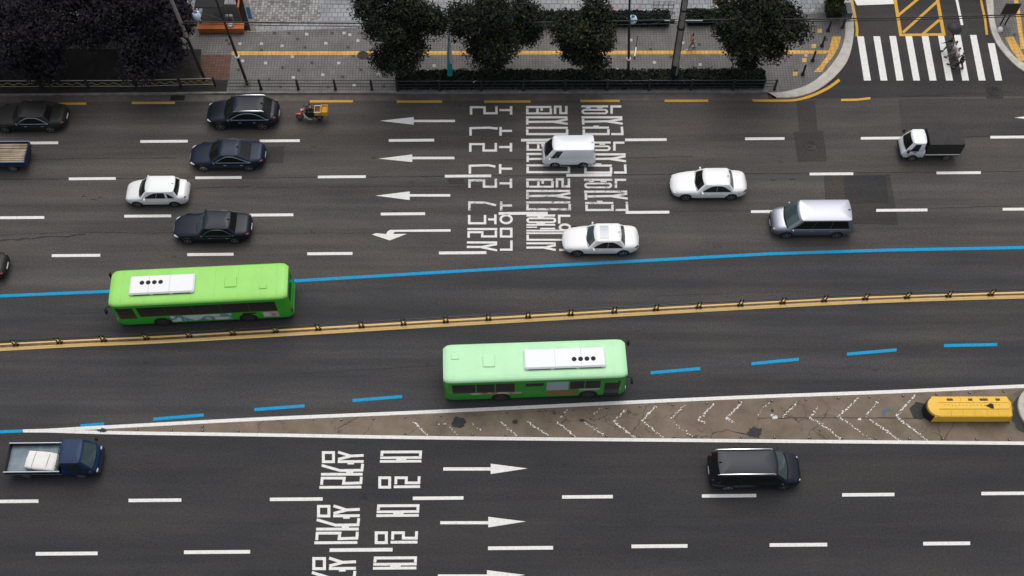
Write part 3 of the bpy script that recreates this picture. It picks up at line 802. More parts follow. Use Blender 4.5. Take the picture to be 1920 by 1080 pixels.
car('sedan', 'black_car', 'dark car nose out of frame behind the left edge above the blue line', 'car', -58, 531, 4.8, 1.84, charcoal, HU, glass=DG, ws=DG)
car('microvan', 'white_van', 'small white panel van driving over the road lettering', 'van', 1066, 314, 3.42, 1.40, white2, HU, wb=(.24, .77), wr=.27, ws=DG)
car('sedan', 'white_sedan', 'white sedan in the third lane right of the lettering', 'car', 1328, 375.5, 4.80, 1.82, white, HU, ws=DG)
car('mpv', 'silver_van', 'silver people carrier with dark windows beside the brown asphalt patch', 'van', 1521, 446.5, 5.10, 1.90, silver, HU, rails=None, glass=DG, wb=(.18, .79), wr=.35)
car('sedan', 'white_sedan', 'white sedan with a sunroof just above the solid blue line', 'car', 1126, 480, 4.70, 1.80, white, HU, sunroof=True)
car('mpv', 'black_van', 'black minivan with bright roof rails heading right below the island', 'van', 1414, 918, 5.08, 1.96, navy2, HL, right=True, rails=M['chrome'], glass=DG, wb=(.195, .80), wr=.36)

tl = head((1804, 47), (1794, 0))
car('hatch', 'pale_car', 'pale car at the top edge of the side street, only its bumper showing', 'car', 1855, -44, 4.0, 1.66, paintmat('pale_teal', (.42, .55, .58), 0, .35), tl, wr=.29)
# ---- buses
def bus(label, px, py, right, heading, L, W, H, m_side, m_roof, panels, doors, ac, wheels, name='city_bus'):
    c = P(px, py)+Vector((-math.sin(heading), math.cos(heading), 0))*(W/2-.03)
    root = thing(name, label, 'bus', c, heading+(PI if right else 0), 'green city buses')
    N = 40
    xs = [-.5+i/N for i in range(N+1)]
    xs = sorted(set(xs+[-.5+.5*q for q in (.004, .012, .025, .045)]+[.5-.5*q for q in (.004, .012, .025, .045)]))
    sec = [(.90, .30), (1.0, .36), (1.0, .9), (1.0, 1.3), (1.0, 1.8), (.998, H-.30), (.988, H-.17), (.965, H-.08), (.90, H-.025), (.66, H-.008), (.33, H), (0, H+.01)]
    split = 6
    side, top = MB(), MB()
    rs, rt = [], []
    for x in xs:
        e = min(x+.5, .5-x)*L
        k = 1-.16*max(0, 1-e/.45)**2.2
        dz = .10*max(0, 1-e/.35)**2
        row = [(x*L, -y*W/2*k, z-(dz if z > H-.5 else 0)) for y, z in sec]
        full = row+[(p[0], -p[1], p[2]) for p in row[-2::-1]]
        rs.append(full); rt.append(full[split:len(full)-split])
    n = len(rs[0])
    side.loft([r[:split+1] for r in rs], False, False); side.loft([r[n-split-1:] for r in rs], False, False)
    for e in (0, -1): side.poly(rs[e])
    side.poly([r[0] for r in rs]+[r[-1] for r in rs[::-1]])
    b = side.build('body', m_side, root, True, 50); weld(b)
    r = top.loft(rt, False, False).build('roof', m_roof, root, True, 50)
    # roof ribs, hatch
    mb = MB()
    for y in (-.80, .80):
        mb.cbox(-L*.47, L*.47, y*W/2-.03, y*W/2+.03, H-.06, H-.015, .01)
    mb.build('roof_rib', m_roof, r)
    mb = MB(); hx = ac[2]; mb.cbox(hx-.35, hx+.35, -.35, .35, H-.02, H+.06, .03); mb.build('roof_hatch', m_roof, r)
    mb = MB()
    for f in (-.43, -.30, -.17, -.04, .09, .22, .35, .44):
        mb.box(f*L-.012, f*L+.012, -W*.40, W*.40, H-.02, H+.0135)
    mb.build('roof_seam', m_roof, r)
    mb = MB(); hx2 = hx+(1.9 if hx < 3 else -1.9); mb.cbox(hx2-.22, hx2+.22, -.55, -.20, H-.02, H+.05, .02); mb.build('roof_vent', m_roof, r)
    # air conditioner with four fans
    x0, x1 = ac[0], ac[1]
    mb = MB(); mb.cbox(x0, x1, -.62, .62, H-.03, H+.20, .08); u = mb.build('air_conditioner', M['ac_white'], root, False)
    mb = MB()
    for k in range(4):
        fx = ac[3]+ac[4]*(k-1.5)
        mb.cyl((fx, .12, H+.17), (fx, .12, H+.212), .15, .135, 16)
    mb.build('fan', M['black'], u)
    mb = MB()
    for k in range(3): mb.box(x0+.25+k*(x1-x0-.3)/3, x0+.05+(k+1)*(x1-x0-.3)/3, -.628, -.60, H+.02, H+.10)
    mb.build('intake_grille', M['darkmetal'], u)
    mb = MB()
    for k in range(3): mb.box(x0+.25+k*(x1-x0-.3)/3, x0+.05+(k+1)*(x1-x0-.3)/3, .60, .628, H+.02, H+.10)
    mb.build('intake_grille', M['darkmetal'], u)
    mb = MB()
    for f in (.3, .62): mb.box(x0+(x1-x0)*f-.008, x0+(x1-x0)*f+.008, -.54, .54, H+.19, H+.2035)
    mb.build('panel_seam', M['steel'], u)
    # windows etc as panels on the two sides: (side, x0, x1, z0, z1, material, name)
    for (s, a, b_, z0, z1, m, nm) in panels:
        y = s*W/2
        mb = MB()
        a_, c_ = min(a, b_), max(a, b_)
        ins = W/2*.012*(z1 > 1.9)
        pts0 = [(a_, y-s*.03, z0), (c_, y-s*.03, z0), (c_, y-s*(.03+ins), z1), (a_, y-s*(.03+ins), z1)]
        pts1 = [(p[0], p[1]+s*.042, p[2]) for p in pts0]
        mb.loft([pts0, pts1]); mb.build(nm, m, root)
    # front and rear glass, bumpers, lamps, mirrors
    def endpanel(x, d, y0, y1, z0, z1, m, nm):
        mb = MB(); mb.cbox(min(x, x+d), max(x, x+d), y0, y1, z0, z1, .012); return mb.build(nm, m, root)
    endpanel(-L/2-.03, .08, -W*.40, W*.40, 1.02, H-.46, M['glass_teal'], 'windshield')
    endpanel(-L/2-.03, .07, -W*.36, W*.36, H-.42, H-.20, M['black'], 'destination_board')
    endpanel(L/2+.012, -.06, -W*.36, W*.36, 1.55, H-.50, M['glass'], 'rear_window')
    endpanel(L/2+.012, -.06, -W*.34, W*.34, .60, 1.2, m_side, 'engine_cover')
    endpanel(-L/2-.08, .12, -W*.41, W*.41, .32, .56, m_side, 'bumper'); endpanel(L/2+.03, -.08, -W*.41, W*.41, .32, .52, m_side, 'bumper')
    for s in (-1, 1):
        endpanel(-L/2-.05, .10, s*W*.36-.13, s*W*.36+.13, .66, .84, M['lamp_white'], 'headlight')
        endpanel(L/2+.022, -.07, s*W*.42-.07, s*W*.37+.09, .66, 1.1, M['lamp_red'], 'taillight')
        mb = MB(); mb.tube([(-L/2+.05, s*W*.42, H-.4), (-L/2-.22, s*W*.47, H-.36), (-L/2-.26, s*W*.50, H-.5)], .03, 6); mb.cbox(-L/2-.33, -L/2-.20, s*W*.50-.11, s*W*.50+.11, H-.85, H-.45, .03); mb.build('side_mirror', M['black'], root)
        for f in wheels: wheel(root, f, s*(W/2+.012), .47, .28, M['busrim'], 8, .08)
    return root

M['busrim'] = mat('bus_rim', (.07, .07, .072), .5, .4)
M['ac_white'] = mat('ac_white', (.80, .81, .82), .45)
M['grille_dark'] = mat('grille_dark', (.04, .06, .04), .6)
M['bandglass'] = mat('bus_glass', (.030, .027, .031), .2, spec=.2)
def advert(name, stops, sc, seedx):
    m, nt, b = newmat(name)
    v = coords(nt, (1, 1, 1)); v2 = nd(nt, 'ShaderNodeVectorMath', operation='ADD'); v2.inputs[1].default_value = (seedx, 0, 0)
    nt.links.new(v, v2.inputs[0])
    nt.links.new(ramp(nt, noise_n(nt, v2.outputs[0], sc, 2, .5), stops), b.inputs['Base Color']); b.inputs['Roughness'].default_value = .4
    return m
ad1 = advert('advert_white_teal', [(.40, (.66, .72, .74)), (.52, (.55, .64, .68)), (.58, (.02, .16, .24)), (.66, (.70, .74, .76))], .9, 3.1)
ad2 = advert('advert_pale_pink', [(.4, (.62, .58, .60)), (.6, (.45, .22, .25))], 2.2, 8)
ad3 = advert('advert_orange_white', [(.38, (.35, .13, .05)), (.5, (.60, .55, .48)), (.6, (.12, .22, .05))], 1.2, 1)
ad4 = advert('advert_olive_orange', [(.4, (.16, .14, .02)), (.55, (.34, .12, .03)), (.65, (.05, .16, .03))], 1.6, 5)
ad5 = mat('advert_pale_blue', (.36, .44, .50), .3)
busside = paintmat('bus_green', (.025, .42, .025), 0, .45, .2); busroof_skylit = mat('bus_roof_green_skylit', (.28, .66, .11), .5, coat=.2, var=.06, vscale=.8)  # roof lighter than the sides: partly sky reflection put into its colour
busside2 = paintmat('bus_deep_green', (.014, .30, .014), 0, .45, .2); busroof2_skylit = mat('bus_roof_mint_skylit', (.44, .78, .45), .5, coat=.1, var=.05, vscale=.8)  # mint over deep green: part paint, part sky light in the roof colour
def scal(xs, x0, x1, L): return [((x-x0)/(x1-x0)-.5)*L for x in xs]
# bus heading left: photo x 212..552 along its near side
LB, LW, LH = 10.35, 2.44, 2.76
g = MB()
pn = []
for s in (-1, 1):
    wz0, wz1 = 1.26, 2.40
    pn.append((s, -LB*.47, -LB*.375, 1.10, 2.40, M['bandglass'], 'driver_window'))
    xs = [-.355, -.20, -.045, .11, .27, .425]
    for a, b in zip(xs[:-1], xs[1:]): pn.append((s, a*LB+.006, b*LB-.006, wz0, wz1, M['bandglass'], 'side_window'))
    if s < 0:
        pn += [(s, -LB*.19, LB*.155, .50, 1.16, ad1, 'advert_panel'), (s, LB*.335, LB*.425, .55, 1.12, ad2, 'advert_panel'), (s, LB*.22, LB*.30, 1.0, 1.14, M['black'], 'air_vent')]
    else:
        pn += [(s, -LB*.46, -LB*.36, .42, 1.12, M['bandglass'], 'door'), (s, -LB*.02, LB*.10, .42, 1.28, M['bandglass'], 'door')]
bus('bright green city bus with a long white panel advert heading left beside the median', 390, 606.2, False, HB, LB, LW, LH, busside, busroof_skylit, pn, [], (-LB*.385, -LB*.02, LB*.18, -LB*.262, .36), (-LB*.245, LB*.245))
RB, RW, RH = 10.35, 2.42, 2.80
pn = []
# heading right: front is at local -x; near side of the photo is local +y
def rx(px_): return -((px_-838)/(1170-838)-.5)*RB
for (a, b, z0, z1, m, nm) in ((853, 895, 1.26, 2.42, M['bandglass'], 'side_window'), (897, 930, 1.26, 2.42, M['bandglass'], 'side_window'), (932, 966, 1.26, 2.42, M['bandglass'], 'side_window'), (986, 1019, 1.95, 2.30, M['bandglass'], 'door_window'),
     (1024, 1064, 1.28, 2.42, ad5, 'side_window'), (1067, 1093, 1.38, 2.42, M['bandglass'], 'side_window'), (1095, 1122, 1.38, 2.42, M['bandglass'], 'side_window'), (1130, 1158, .42, 2.25, M['bandglass'], 'door'),
     (885, 978, 1.02, 1.24, ad3, 'advert_panel'), (1026, 1082, .60, 1.22, ad4, 'advert_panel'), (1084, 1122, 1.16, 1.36, ad5, 'advert_panel')):
    pn.append((1, rx(a), rx(b), z0, z1, m, nm))
pn.append((1, rx(980), rx(1020), .42, 1.9, busside2, 'door'))
for a, b in ((-.46, -.38), (-.355, -.2), (-.195, -.04), (-.035, .12), (.125, .28), (.285, .42)): pn.append((-1, a*RB, b*RB-.03, 1.26, 2.42, M['bandglass'], 'side_window'))
bus('pale mint roofed green bus with two doors heading right above the island', 1003, 748.5, True, HB2, RB, RW, RH, busside2, busroof2_skylit, pn, [], (-RB*.385, RB*.06, RB*.25, -RB*.265, .36), (-RB*.295, RB*.19))

# ---- small lorries
def truck(name, label, px, py, heading, right, L, W, cabL, cabH, m_cab, bed, wr=.28, group=None):
    c = P(px, py)+Vector((-math.sin(heading), math.cos(heading), 0))*(W/2-.03)
    root = thing(name, label, 'truck', c, heading+(PI if right else 0), group)
    # cab: shell from body and greenhouse, moved to the front end
    k = cabL
    zd = [(0,.55),(.03,.80),(.10,.98),(.3,1.02),(.95,1.02),(1,1.0)]; wf = [(0,.78),(.04,.90),(.12,.97),(.3,1),(1,1)]; zb = [(0,.36),(.1,.28),(1,.30)]

    mb = lower_body(k, W, zd, wf, zb, 24); off = -L/2+k/2
    mb.v = [(v[0]+off, v[1], v[2]) for v in mb.v]
    cabo = mb.build('cab', m_cab, root, True, 60)
    st = dict(cowl=.06, rf=.34, rr=.96, deck=.995, belt=.96, H=cabH, wb=.95, wt=.80, crown=.05, bow=.10)
    before = set(root.children)
    cabin(root, st, k, W, m_cab, M['glass'], M['glass_teal'] if right else DG, [(.06, .66)])
    for o in set(root.children)-before:
        for v in o.data.vertices: v.co.x += off
    for s in (-1, 1):
        mb = MB(); mb.ball((-L/2+.07, s*W*.37, .66), .07, .14, .09, 10, 6); mb.build('headlight', M['lamp_white'], root, True)
        mb = MB(); mb.cbox(-L/2+.16, -L/2+.30, s*(W/2+.12)-.07, s*(W/2+.12)+.07, 1.05, 1.32, .03); mb.cyl((-L/2+.25, s*W*.46, 1.1), (-L/2+.23, s*(W/2+.1), 1.2), .02, n=6); mb.build('side_mirror', M['black'], root)
        wheel(root, -L/2+cabL*.52, s*(W/2+.008), wr, .17, M['steel'], 6); wheel(root, L/2-L*.20, s*(W/2-.03), wr, .17, M['steel'], 6, 0)
        mb = MB(); mb.cbox(L/2-.06, L/2-.01, s*W*.38-.10, s*W*.38+.10, .50, .62, .01); mb.build('taillight', M['lamp_red'], root)
        mb = MB(); mb.cbox(-L/2+cabL*.45, -L/2+cabL*.62, s*W*.498-.015, s*W*.498+.015, .88, .92, .008); mb.build('door_handle', M['black'], root)
    mb = MB(); mb.cbox(-L/2+cabL+.02, L/2-.03, -W*.36, W*.36, .36, .56, .02); mb.build('chassis', M['black'], root)
    mb = MB(); mb.cbox(-L/2-.05, -L/2+.15, -W*.45, W*.45, .32, .50, .03); mb.build('bumper', M['black'], root)
    bed(root, -L/2+cabL+.06, L/2, W)
    return root

def bed_open(m_side, m_floor, m_rail, h=.36, wf=1.0):
    def f(root, x0, x1, W):
        W *= wf
        MB().cbox(x0, x1, -W/2, W/2, .58, .68, .015).build('load_bed', m_floor, root)
        for (a, b, c, d) in ((x0, x1, -W/2, -W/2+.04), (x0, x1, W/2-.04, W/2)):
            s = MB().cbox(a, b, c-.001, d+.001, .685, .68+h, .01).build('side_board', m_side, root)
            MB().cbox(a-.01, b+.01, c-.012, d+.012, .683+h, .72+h, .01).build('top_rail', m_rail, s)
        MB().cbox(x1-.04, x1+.002, -W/2+.045, W/2-.045, .685, .68+h, .01).build('tailgate', m_side, root)
        hb = MB(); hb.cbox(x0, x0+.04, -W/2+.045, W/2-.045, .685, 1.25, .01)
        for y in (-W*.44, 0, W*.44): hb.cyl((x0+.02, y, 1.2), (x0+.02, y, 1.62), .02, n=6)
        hb.cyl((x0+.02, -W*.44, 1.62), (x0+.02, W*.44, 1.62), .02, n=6)
        hb.build('headboard', m_side, root)
    return f
tarp = mat('black_tarpaulin', (.030, .028, .027), .65, spec=.3, var=.25, vscale=3)
def bed_tarp(root, x0, x1, W):
    MB().cbox(x0, x1, -W/2, W/2, .50, .62, .015).build('load_bed', M['black'], root)
    for s in (-1, 1): MB().cbox(x0, x1, s*(W/2-.015)-.02, s*(W/2-.015)+.02, .622, .70, .01).build('side_board', white2, root)
    rings = []
    n = 14
    for i in range(n+1):
        x = x0+.02+(x1-x0-.0)*i/n; sag = .03*math.sin(PI*((i*4/n) % 1))
        w = W/2-.02
        rings.append([(x, -w, .71), (x, -w, 1.60), (x, -w+.04, 1.71-sag*.5), (x, -w*.5, 1.76-sag), (x, 0, 1.79-sag), (x, w*.5, 1.76-sag), (x, w-.04, 1.71-sag*.5), (x, w, 1.60), (x, w, .71)])
    MB().loft(rings, True, True).build('cargo_cover', tarp, root, True, 50)
t = truck('small_truck', 'small white cab truck with black covered load near the right edge', 1739.5, 301, HU, False, 3.72, 1.42, 1.42, 1.76, white2, bed_tarp)
for s in (-1, 1): MB().cbox(-1.55, -.98, s*.70-.018, s*.70+.018, .63, .69, .006).build('red_stripe', M['lamp_red'], t)
wood = mat('timber_load', (.30, .235, .165), .8, var=.4, vscale=1.4)
t1 = truck('flatbed_truck', 'dark flatbed truck loaded with pale timber cut by the left frame edge', -16, 322, HU, False, 5.0, 1.66, 1.65, 1.95, dblue, bed_open(dblue, M['darkmetal'], mat('rail_paint', (.20, .27, .29), .4), .38), .32)
M['liner'] = mat('bed_liner', (.16, .205, .235), .45, .3, var=.25, vscale=2)
t2 = truck('pickup_truck', 'blue pickup truck with open grey bed heading right at lower left', 105, 896, HL, True, 5.10, 1.74, 1.95, 1.95, dblue, bed_open(charcoal, M['liner'], mat('rail_bright', (.42, .46, .50), .35, .5), .34), .33)
# loads standing on the beds
def load_at(tr, name, label, cat, x, y, z, rz=0):
    a = tr.rotation_euler.z; c = tr.location+Vector((x*math.cos(a)-y*math.sin(a), x*math.sin(a)+y*math.cos(a), z))
    return thing(name, label, cat, c, a+rz)
ld = load_at(t1, 'timber_load', 'pale timber boards lying on the flatbed truck at the left edge', 'timber', .95, 0, .685)
rn = random.Random(5)
for i in range(9):
    y = -.66+.165*i
    MB().cbox(-1.45, 1.42, y-.074, y+.074, .0, .16+rn.uniform(0, .10), .012).build('board', wood, ld)
ld = load_at(t2, 'wrapped_cargo', 'white sheet wrapped box load lying askew in the pickup bed', 'cargo', .55, .22, .685, R(-8))
sheetm = mat('white_sheet', (.78, .77, .73), .7, var=.06, vscale=2)
rings = []
for zz, i in ((0, 0), (.36, .0), (.44, .05), (.47, .16), (.475, .4)):
    rr = []
    for (x, y) in ((-.85, -.52), (-.3, -.55), (.3, -.53), (.85, -.50), (.88, 0), (.84, .50), (.3, .53), (-.3, .52), (-.86, .50), (-.90, 0)):
        rr.append((x*(1-i*.9), y*(1-i), zz+.02*math.sin(x*7+y*5)))
    rings.append(rr)
MB().loft(rings, True, True).build('sheet', sheetm, ld, True, 70)
mb = MB()
for x in (-.4, .4): mb.tube([(x, -.545, .0), (x, -.545, .37), (x, -.42, .475), (x, 0, .497), (x, .42, .475), (x, .535, .37), (x, .535, .0)], .012, 5)
mb.build('strap', M['darkmetal'], ld)

# ---- the yellow crash cushion on the island
yel = mat('cushion_yellow', (.78, .46, .025), .5, coat=.1, var=.06, vscale=2)
yel2 = yel
c0 = P(1733, 791.5); c1 = P(1886, 791.5)
CL = (c1-c0).length; CWd = 1.22; CH_ = .86
root = thing('crash_cushion', 'yellow ribbed crash cushion box at the wide end of the island', 'crash cushion', (c0+c1)/2+Vector((0, CWd/2, 0)), head((1733, 791.5), (1897, 791.5)))
# corrugated sides as one loft along the length
def prof():
    pts = []
    for k in range(0, 25):
        z = .10+(CH_-.12)*k/24
        pts.append((-CWd/2-.035*math.sin(k/24*PI*8)**2, z))
    return pts
pr = prof()
for s in (1, -1):
    mb = MB()
    rings = [[(x, p[0]*s, p[1]) for p in pr]+[(x, (pr[-1][0]+.06)*s, pr[-1][1]), (x, (pr[0][0]+.06)*s, pr[0][1])] for x in (-CL/2+.35, -CL/4, 0, CL/4, CL/2-.02)]
    mb.loft(rings, True, True).build('rail_panel', yel2, root)
# top: two sloping side plates and a centre plate with bolts, rounded nose
nx = 6
for i in range(nx):
    a = -CL/2+.62+(CL-.62)*i/nx; b = -CL/2+.62+(CL-.62)*(i+1)/nx-.012
    for s in (-1, 1):
        mb = MB(); mb.loft([[(x, s*(CWd/2-.01), CH_-.03), (x, s*(CWd/2-.03), CH_), (x, s*.21, CH_+.07), (x, s*.21, CH_+.03)] for x in (a, b)]); mb.build('top_panel', yel, root)
mb = MB(); mb.cbox(-CL/2+.58, CL/2-.02, -.19, .19, CH_+.0, CH_+.085, .015); pl = mb.build('centre_plate', yel, root)
mb = MB()
rb = random.Random(2)
for i in range(16): mb.cyl((-CL/2+1.0+i*(CL-1.6)/15, .04+rb.uniform(-.015, .015), CH_+.08), (-CL/2+1.0+i*(CL-1.6)/15, .04, CH_+.10), .025, .02, 6)
mb.build('bolt', M['darkmetal'], pl)
for x, w in ((-CL/2+1.35, .34), (.18, .24), (.95, .46), (1.75, .24)):
    MB().cbox(x-w/2, x+w/2, .33, .47, CH_+.025, CH_+.062, .008).build('slot', M['darkmetal'], root)
mb = MB(); mb.poly([(CL*.20, -.0, CH_+.094), (CL*.275, -.17, CH_+.094), (CL*.30, -.17, CH_+.094), (CL*.305, .08, CH_+.094), (CL*.275, .16, CH_+.094)]); mb.build('hazard_mark', M['black'], root)
# nose: rounded yellow cap with a black front
rings = []
for q, z in ((1.0, .10), (1.0, CH_-.03), (.96, CH_+.04), (.6, CH_+.085), (.1, CH_+.09)):
    rr = []
    for i in range(13):
        a = PI/2+PI*i/12; rr.append((-CL/2+.62+.60*q*math.cos(a), (CWd/2+.01)*q*math.sin(a), z))
    rr.append((-CL/2+.62, -(CWd/2+.01)*q, z)); rings.append(rr)
MB().loft(rings, True, True).build('nose', yel, root, True, 50)
rings = []
for q, z in ((1.07, .06), (1.07, CH_*.86)):
    rr = []
    for i in range(11):
        a = PI*.62+PI*.76*i/10; rr.append((-CL/2+.62+.62*q*math.cos(a), (CWd/2+.01)*q*math.sin(a), z))
    rr += [(-CL/2+.35, -.5, z), (-CL/2+.35, .5, z)]; rings.append(rr)
MB().loft(rings, True, True).build('nose_cover', M['black'], root, True, 50)
# tapering tail
mb = MB(); mb.loft([[(CL/2-.03, -CWd/2, .1), (CL/2-.03, CWd/2, .1), (CL/2-.03, CWd/2, CH_-.02), (CL/2-.03, -CWd/2, CH_-.02)], [(CL/2+.22, -CWd/2-.02, .1), (CL/2+.22, CWd*.30, .1), (CL/2+.22, CWd*.26, CH_-.15), (CL/2+.14, -CWd/2+.10, CH_-.15)]]); mb.build('tail', yel, root)

# ---- delivery scooter
sx, sy = 578, 229
a = HU
sc = thing('delivery_scooter', 'red delivery scooter with white leg shield behind the black SUV', 'scooter', P(582, 228)+Vector((0, .2, 0)), a)
red = paintmat('red', (.36, .012, .020), 0, .3)
def tyre(root, x, r):
    rings = []
    for k in range(16):
        u = 2*PI*k/16
        rings.append([(x+(r-.05+.05*math.cos(2*PI*j/8))*math.cos(u), .045*math.sin(2*PI*j/8), r+(r-.05+.05*math.cos(2*PI*j/8))*math.sin(u)) for j in range(8)])
    rings.append(rings[0]); t = MB().loft(rings, True, False).build('wheel', M['black'], root, True)
    MB().cyl((x, -.03, r), (x, .03, r), r*.66, n=14).build('rim', M['steel'], t)
tyre(sc, -.66, .26); tyre(sc, .60, .26)
mb = MB(); mb.loft([[(-.98, -.02, .55), (-.98, .02, .55), (-.98, .02, .57), (-.98, -.02, .57)], [(-.72, -.10, .50), (-.72, .10, .50), (-.72, .06, .62), (-.72, -.06, .62)], [(-.42, -.12, .46), (-.42, .12, .46), (-.42, .07, .62), (-.42, -.07, .62)]]); mb.build('front_mudguard', red, sc, True)
mb = MB(); mb.loft([[(-.50, -.13, .62), (-.50, .13, .62), (-.44, .13, .62), (-.44, -.13, .62)], [(-.44, -.17, .95), (-.44, .17, .95), (-.30, .15, .95), (-.30, -.15, .95)], [(-.40, -.11, 1.06), (-.40, .11, 1.06), (-.30, .10, 1.06), (-.30, -.10, 1.06)]]); mb.build('front_fairing', red, sc, True)
for s in (-1, 1):
    mb = MB(); mb.loft([[(-.42, s*.10, .84), (-.38, s*.16, .86), (-.34, s*.16, .86), (-.36, s*.10, .84)], [(-.30, s*.22, .60), (-.12, s*.36, .64), (-.06, s*.36, .60), (-.24, s*.20, .54)], [(-.12, s*.26, .28), (.16, s*.36, .38), (.20, s*.33, .36), (-.06, s*.22, .26)]]); mb.build('leg_shield', M['plate'], sc, True)
mb = MB(); mb.tube([(-.40, 0, .95), (-.66, 0, .28)], .035, 6); mb.build('fork', M['steel'], sc)
mb = MB(); mb.tube([(-.22, -.34, 1.02), (-.32, -.18, 1.04), (-.36, 0, 1.02), (-.32, .18, 1.04), (-.22, .34, 1.02)], .018, 6); mb.build('handlebar', M['darkmetal'], sc)
for s in (-1, 1):
    mb = MB(); mb.tube([(-.30, s*.22, 1.04), (-.32, s*.26, 1.20)], .010, 5); mb.ball((-.32, s*.27, 1.24), .02, .07, .05, 8, 6); mb.build('side_mirror', M['darkmetal'], sc)
mb = MB(); mb.ball((-.47, 0, .98), .06, .09, .08, 10, 6); mb.build('headlight', M['lamp_white'], sc, True)
mb = MB(); mb.loft([[(-.30, -.10, .35), (-.30, .10, .35), (-.30, .08, .46), (-.30, -.08, .46)], [(.2, -.13, .34), (.2, .13, .34), (.2, .12, .58), (.2, -.12, .58)], [(.85, -.10, .46), (.85, .10, .46), (.85, .09, .66), (.85, -.09, .66)]]); mb.build('frame', M['black'], sc, True)
mb = MB(); mb.cbox(.05, .62, -.14, .14, .66, .78, .05); mb.build('seat', M['black'], sc)
mb = MB(); mb.cbox(.30, 1.12, -.30, .30, .72, .75, .01); mb.build('rack', M['darkmetal'], sc)
crate_y = mat('crate_yellow', (.72, .38, .012), .5)
def crate(name, label, x0, x1, w, z0, h, m, inner, rimm=None):
    r_ = thing(name, label, 'crate', sc.location+Vector((math.cos(a)*(x0+x1)/2, math.sin(a)*(x0+x1)/2, z0)), a)
    l = (x1-x0)/2; t = .03
    mb = MB()
    mb.box(-l, l, -w, w, 0, .03)
    mb.box(-l, -l+t, -w, w, .032, h); mb.box(l-t, l, -w, w, .032, h); mb.box(-l+t+.001, l-t-.001, -w, -w+t, .032, h); mb.box(-l+t+.001, l-t-.001, w-t, w, .032, h)
    mb.build('crate_shell', m, r_)
    mb = MB(); mb.cbox(-l-.012, l+.012, -w-.012, -w+.03, h-.04, h+.006, .006); mb.cbox(-l-.012, l+.012, w-.03, w+.012, h-.04, h+.006, .006); mb.build('rim', rimm or m, r_)
    if inner: MB().cbox(-l+.05, l-.05, -w+.05, w-.05, .05, h-.07, .03).build('contents', inner, r_)
crate('delivery_crate', 'yellow crate with a maroon load directly behind the scooter rider', .40, .80, .28, .752, .34, crate_y, mat('maroon_goods', (.07, .012, .022), .6), M['plate'])
crate('delivery_crate', 'empty yellow plastic crate at the rear of the scooter rack', .84, 1.26, .30, .752, .38, crate_y, mat('amber_goods', (.50, .24, .01), .6))
# ------------------------------------------------------------------ pavements
KZ = .13
T_A = tiles('pavement_tiles', (.150, .143, .136), (.180, .172, .163), (.070, .067, .065), .20)
T_P = tiles('plaza_tiles', (.26, .265, .275), (.335, .34, .35), (.15, .15, .155), .40, None, .8, .5)
T_M = tiles('plaza_mosaic', (.10, .095, .085), (.36, .355, .345), (.09, .085, .078), .21, None, .8, 0, .2)
T_R = tiles('red_paving', (.115, .058, .042), (.15, .080, .062), (.060, .035, .030), .22)
T_T = tiles('tactile_tiles', (.64, .37, .085), (.70, .42, .11), (.42, .24, .06), .30)
CORN_O = smooth_line([(1455, 184.8), (1491, 183.5), (1527.5, 172.5), (1560, 150), (1582.5, 125), (1592.5, 105), (1599, 75), (1600, 47.5), (1595, 0), (1580, -80)], 5)
CORN_I = smooth_line([(1440, 173), (1472, 171.5), (1512, 160), (1540, 141), (1560, 120), (1576, 95), (1584, 70), (1585, 47), (1580, 0), (1566, -80)], 5)
def top(name, pts, z, m, parent=None):
    o = MB().poly(pixpoly(pts, z)).build(name, m, parent); o['kind'] = 'structure'; return o
pave = top('pavement', [(-2600, 176), (0, 176.5), (420, 172.5), (1440, 170.5)]+CORN_I+[(1490, -800), (-2600, -800)], KZ, T_A)
# the kerb: straight run, then the corner
def kerb(name, outer, inner, m, z=KZ+.004):
    o = [P(x, y, 0) for x, y in outer]; i = [P(x, y, z) for x, y in inner]
    n = len(o); mb = MB()
    vs = [(p.x, p.y, -.02) for p in o]+[(p.x, p.y, z-.02) for p in o]+[(p.x, p.y+.02, z) for p in o]+[(p.x, p.y, z) for p in i]
    fs = []
    for k in range(3): fs += [(k*n+j, k*n+j+1, (k+1)*n+j+1, (k+1)*n+j) for j in range(n-1)]
    mb.add(vs, fs); ob = mb.build(name, m); ob['kind'] = 'structure'; return ob
ST_O = interp([(-2600, 184), (0, 181.2), (420, 177), (760, 176.4), (1440, 175)], 24)
ST_I = interp([(-2600, 178), (0, 174.6), (420, 170.6), (760, 170), (1440, 168.6)], 24)
kerb('kerb', ST_O, ST_I, M['kerb_grey']); kerb('kerb', CORN_O, CORN_I, M['kerb'])
RC_O = smooth_line([(1832, -80), (1847, 0), (1852, 32), (1860, 67), (1880, 100), (1920, 136), (2000, 166), (2200, 178), (4300, 176)], 5)
RC_I = smooth_line([(1850, -80), (1862, 0), (1864, 32), (1872, 62), (1890, 92), (1922, 119), (2000, 148), (2200, 162), (4300, 160)], 5)
kerb('kerb', RC_O, RC_I, M['kerb']); top('pavement', RC_I+[(4300, -800), (1780, -800)], KZ, T_A)
sheet('gutter', ST_O+[(1440, 188.5), (760, 189), (420, 190), (0, 192), (-2600, 194)], .010, M['gutter'])
GJ = [x for x in range(-60, 1440, 118)]
for x in GJ: crack([(x, 177.5), (x+3, 188)], 1.2, .016, .3)
